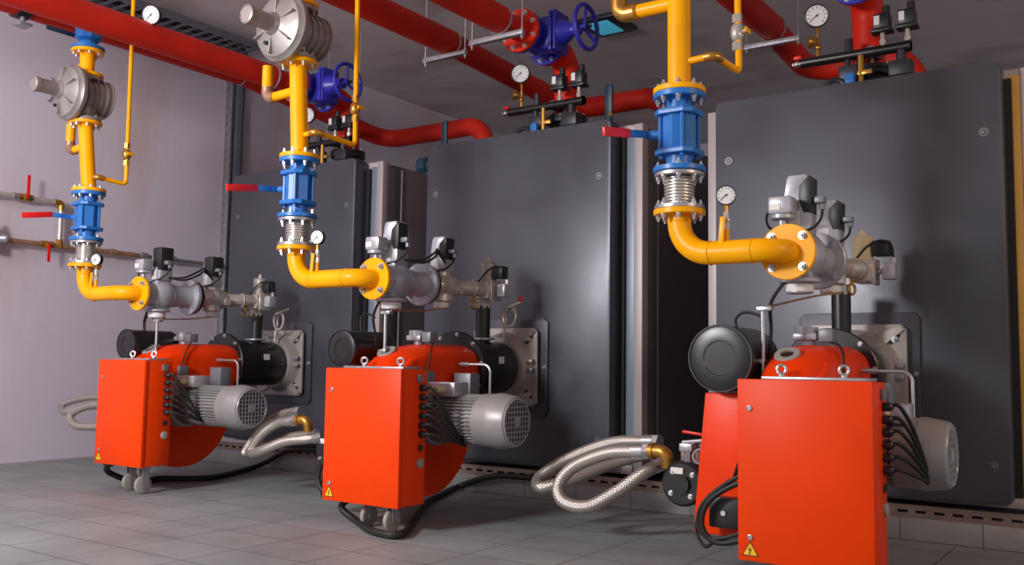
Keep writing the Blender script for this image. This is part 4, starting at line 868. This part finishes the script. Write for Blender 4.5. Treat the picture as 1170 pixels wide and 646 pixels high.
# hangers: strut bar on two threaded rods
def hanger(x0, x1, y, z, lab):
    t = thing('pipe_hanger', lab, 'hanger', ((x0+x1)/2, y, z), 'pipe hangers')
    MB().span((x0, y-0.02, z-0.02), (x1, y+0.02, z+0.02), 0.002).span((x0, y-0.026, z-0.02), (x1, y-0.02, z-0.012)).build('strut_bar', 'galvanised', t)
    for x in (x0+0.015, x1-0.015):
        MB().cyl((x, y, z-0.05), (x, y, 4.5), 0.005, seg=8).cyl((x, y, z-0.036), (x, y, z-0.02), 0.013, seg=6).cyl((x, y, z+0.02), (x, y, z+0.03), 0.013, seg=6).build('threaded_rod', 'zinc', t)
hanger(-5.03, -4.585, 5.92, ZR-RAD-0.025, 'short strut hanger under the red return pipe left of the middle gate valve')
hanger(-4.20, -3.72, 5.47, ZS-RAD-0.025, 'short strut hanger under the middle supply pipe beside the red flange')
hanger(-2.66, -2.22, 7.02, ZR-RAD-0.025, 'short strut hanger under the red return pipe near the nearest header')
hanger(-7.60, -7.10, 7.3, 3.57-RAD-0.025, 'far strut hanger under the rear red pipe behind the leftmost boiler')

# ------------------------------------------------------------------ left wall: cable tray, struts, small pipes
t = thing('cable_tray', 'steel ladder cable tray under the ceiling along the left wall', 'tray', (-8.25, 5.0, 4.36))
tm = MB().span((-8.43, -1.0, 4.34), (-8.42, 6.85, 4.42)).span((-8.12, -1.0, 4.34), (-8.11, 6.85, 4.42))
tm.build('side_rails', 'tray_steel', t)
rg = MB(); y = 1.5
while y < 6.8: rg.span((-8.42, y, 4.34), (-8.12, y+0.035, 4.352)); y += 0.13
rg.build('rungs', 'tray_steel', t)
MB().tube(smooth_path([(-8.3, -1, 4.37), (-8.28, 3, 4.37), (-8.30, 6.7, 4.37)], 8), 0.018, 8).tube(smooth_path([(-8.22, -1, 4.37), (-8.24, 3, 4.365), (-8.2, 6.7, 4.37)], 8), 0.014, 8).build('tray_cables', 'black_rubber', t)
t = thing('strut_channel', 'tall slotted steel channel on the left wall below the cable tray', 'channel', (-8.40, 6.72, 1.0))
sm = MB().span((-8.449, 6.64, 0.3), (-8.40, 6.65, 4.34)).span((-8.449, 6.83, 0.3), (-8.40, 6.84, 4.34)).span((-8.449, 6.64, 0.3), (-8.443, 6.84, 4.34))
sm.build('channel', 'galvanised', t)
sl = MB().span((-8.449, 6.60, 0.3), (-8.444, 6.612, 4.34)).span((-8.449, 6.632, 0.3), (-8.444, 6.645, 4.34)); z = 0.3
while z < 4.3: sl.span((-8.449, 6.61, z), (-8.444, 6.634, z+0.05)); z += 0.10
sl.build('slotted_edge', 'galvanised', t)
MB().span((-8.44, 6.71, 0.3), (-8.41, 6.80, 4.34), 0.003).build('cable_duct', 'frame_blue', t)

WX = -8.37
t = thing('water_pipe', 'upper thin pipe on the white wall bending down to the lower pipe', 'pipe', (WX, 4.0, 2.36))
MB().tube(bend_path([(WX, 1.5, 2.36), (WX, 4.74, 2.36), (WX, 4.74, 1.97)], 0.04), 0.023, 14).build('run', 'nickel', t)
for y in (4.32, 4.10): MB().cyl((WX, y-0.03, 2.36), (WX, y+0.03, 2.36), 0.032, seg=6).build('union', 'galvanised', t)
MB().tube(bend_path([(WX, 4.67, 2.36), (WX, 4.74, 2.36), (WX, 4.74, 2.29)], 0.03), 0.030, 14).build('brass_elbow', 'brass', t)
t = thing('water_pipe', 'lower long thin pipe along the white wall behind the left bellows', 'pipe', (WX, 4.5, 1.96))
MB().tube([(WX, 1.5, 1.965), (WX, 5.55, 1.955)], 0.026, 14).build('brown_run', 'copper', t)
MB().tube([(WX, 5.55, 1.955), (WX, 6.62, 1.945)], 0.021, 14).build('grey_run', 'galvanised', t)
for y in (5.05, 5.28, 5.62, 5.95, 6.5): MB().cyl((WX, y-0.035, 1.957), (WX, y+0.035, 1.957), 0.035, seg=8).build('union', 'copper' if y < 5.5 else 'galvanised', t)
MB().cyl((WX, 4.72, 1.96), (WX, 4.76, 1.96), 0.03, seg=8).cyl((WX, 4.74, 1.94), (WX, 4.74, 2.02), 0.03, seg=8).build('tee', 'brass', t)
for (y, z, s_, lab) in ((4.40, 2.36, 1, 'small brass valve, red lever upright, on the upper wall pipe'), (4.62, 1.96, -1, 'small brass valve, red lever hanging down, on the lower wall pipe')):
    v = thing('wall_valve', lab, 'valve', (WX, y, z))
    MB().cyl((WX, y-0.06, z), (WX, y-0.025, z), 0.034, seg=6).cyl((WX, y+0.025, z), (WX, y+0.06, z), 0.034, seg=6).ball((WX, y, z), 0.036, (1, 1.2, 1), 14).cyl((WX, y, z), (WX+0.05, y, z), 0.012, seg=8).build('body', 'brass', v)
    MB().span((WX+0.045, y-0.014, z if s_ > 0 else z-0.16), (WX+0.055, y+0.014, z+0.20 if s_ > 0 else z), 0.003).build('lever', 'red_grip', v)
v = thing('pressure_reducer', 'nickel pressure reducer with tiny dial on the lower wall pipe', 'valve', (WX, 4.17, 1.96))
MB().lathe((WX, 4.17, 1.85), (0, 0, 1), [(0, 0.03), (0.01, 0.036), (0.06, 0.036), (0.08, 0.045), (0.15, 0.045), (0.17, 0.03), (0.22, 0.026), (0.23, 0.015), (0.26, 0.015)], 18).cyl((WX, 4.10, 1.962), (WX, 4.24, 1.962), 0.036, seg=8).build('body', 'nickel', v)
MB().cyl((WX+0.03, 4.20, 1.965), (WX+0.065, 4.23, 1.965), 0.036, seg=20).build('dial_case', 'galvanised', v)
MB().cyl((WX+0.065, 4.23, 1.965), (WX+0.067, 4.232, 1.965), 0.030, seg=20).build('dial', 'dial_white', v)
v = thing('strainer', 'brass strainer at the left end of the lower wall pipe', 'valve', (WX, 3.98, 1.96))
MB().cyl((WX, 3.85, 1.965), (WX, 4.05, 1.962), 0.04, seg=8).cyl((WX, 3.96, 1.95), (WX+0.02, 3.90, 1.86), 0.03, seg=12).build('body', 'brass', v)

# gauge, clamp near the supply pipe at upper left
gauge(at(173, 17, X=-6.30), (0.5, -1, -0.3), 0.075, 'round white gauge above the red supply pipe at upper left', None)
st = at(173, 17, X=-6.30)
solo('gauge_post', MB().cyl((st.x, st.y+0.02, 3.50), (st.x, st.y+0.02, st.z), 0.012, seg=10), 'brass', 'short brass post carrying the gauge on the upper left red pipe', 'post', (st.x, st.y+0.02, 3.52))
cp = at(24, 14, X=-7.35)
t = thing('pipe_clamp', 'black clamp around the red return pipe at the upper left corner', 'clamp', (cp.x, cp.y, 3.72))
MB().ring((-7.35, cp.y-0.05, 3.72), (0, 1, 0), 0.10, 0.125, 0.104, 28).build('band', 'black_plastic', t)
MB().cyl((-7.32, cp.y, 3.605), (-7.32, cp.y, 3.54), 0.02, seg=10).span((-7.38, cp.y-0.05, 3.53), (-7.25, cp.y+0.05, 3.55), 0.003).build('lug', 'galvanised', t)

# ceiling vent lamp
lp = at(690, 27, Z=4.5)
t = thing('ceiling_lamp', 'bluish square lamp on the ceiling behind the middle handwheel', 'lamp', (lp.x, lp.y, 4.5))
MB().span((lp.x-0.20, lp.y-0.26, 4.455), (lp.x+0.26, lp.y+0.26, 4.499), 0.006).build('frame', 'dark_iron', t)
em = mat('lamp_diffuser', (60, 170, 200), 0.4, var=0.02)
em.node_tree.nodes['Principled BSDF'].inputs['Emission Color'].default_value = (0.05, 0.35, 0.5, 1)
em.node_tree.nodes['Principled BSDF'].inputs['Emission Strength'].default_value = 0.5
MB().span((lp.x-0.12, lp.y-0.18, 4.448), (lp.x+0.14, lp.y+0.18, 4.456), 0.002).build('diffuser', 'lamp_diffuser', t)
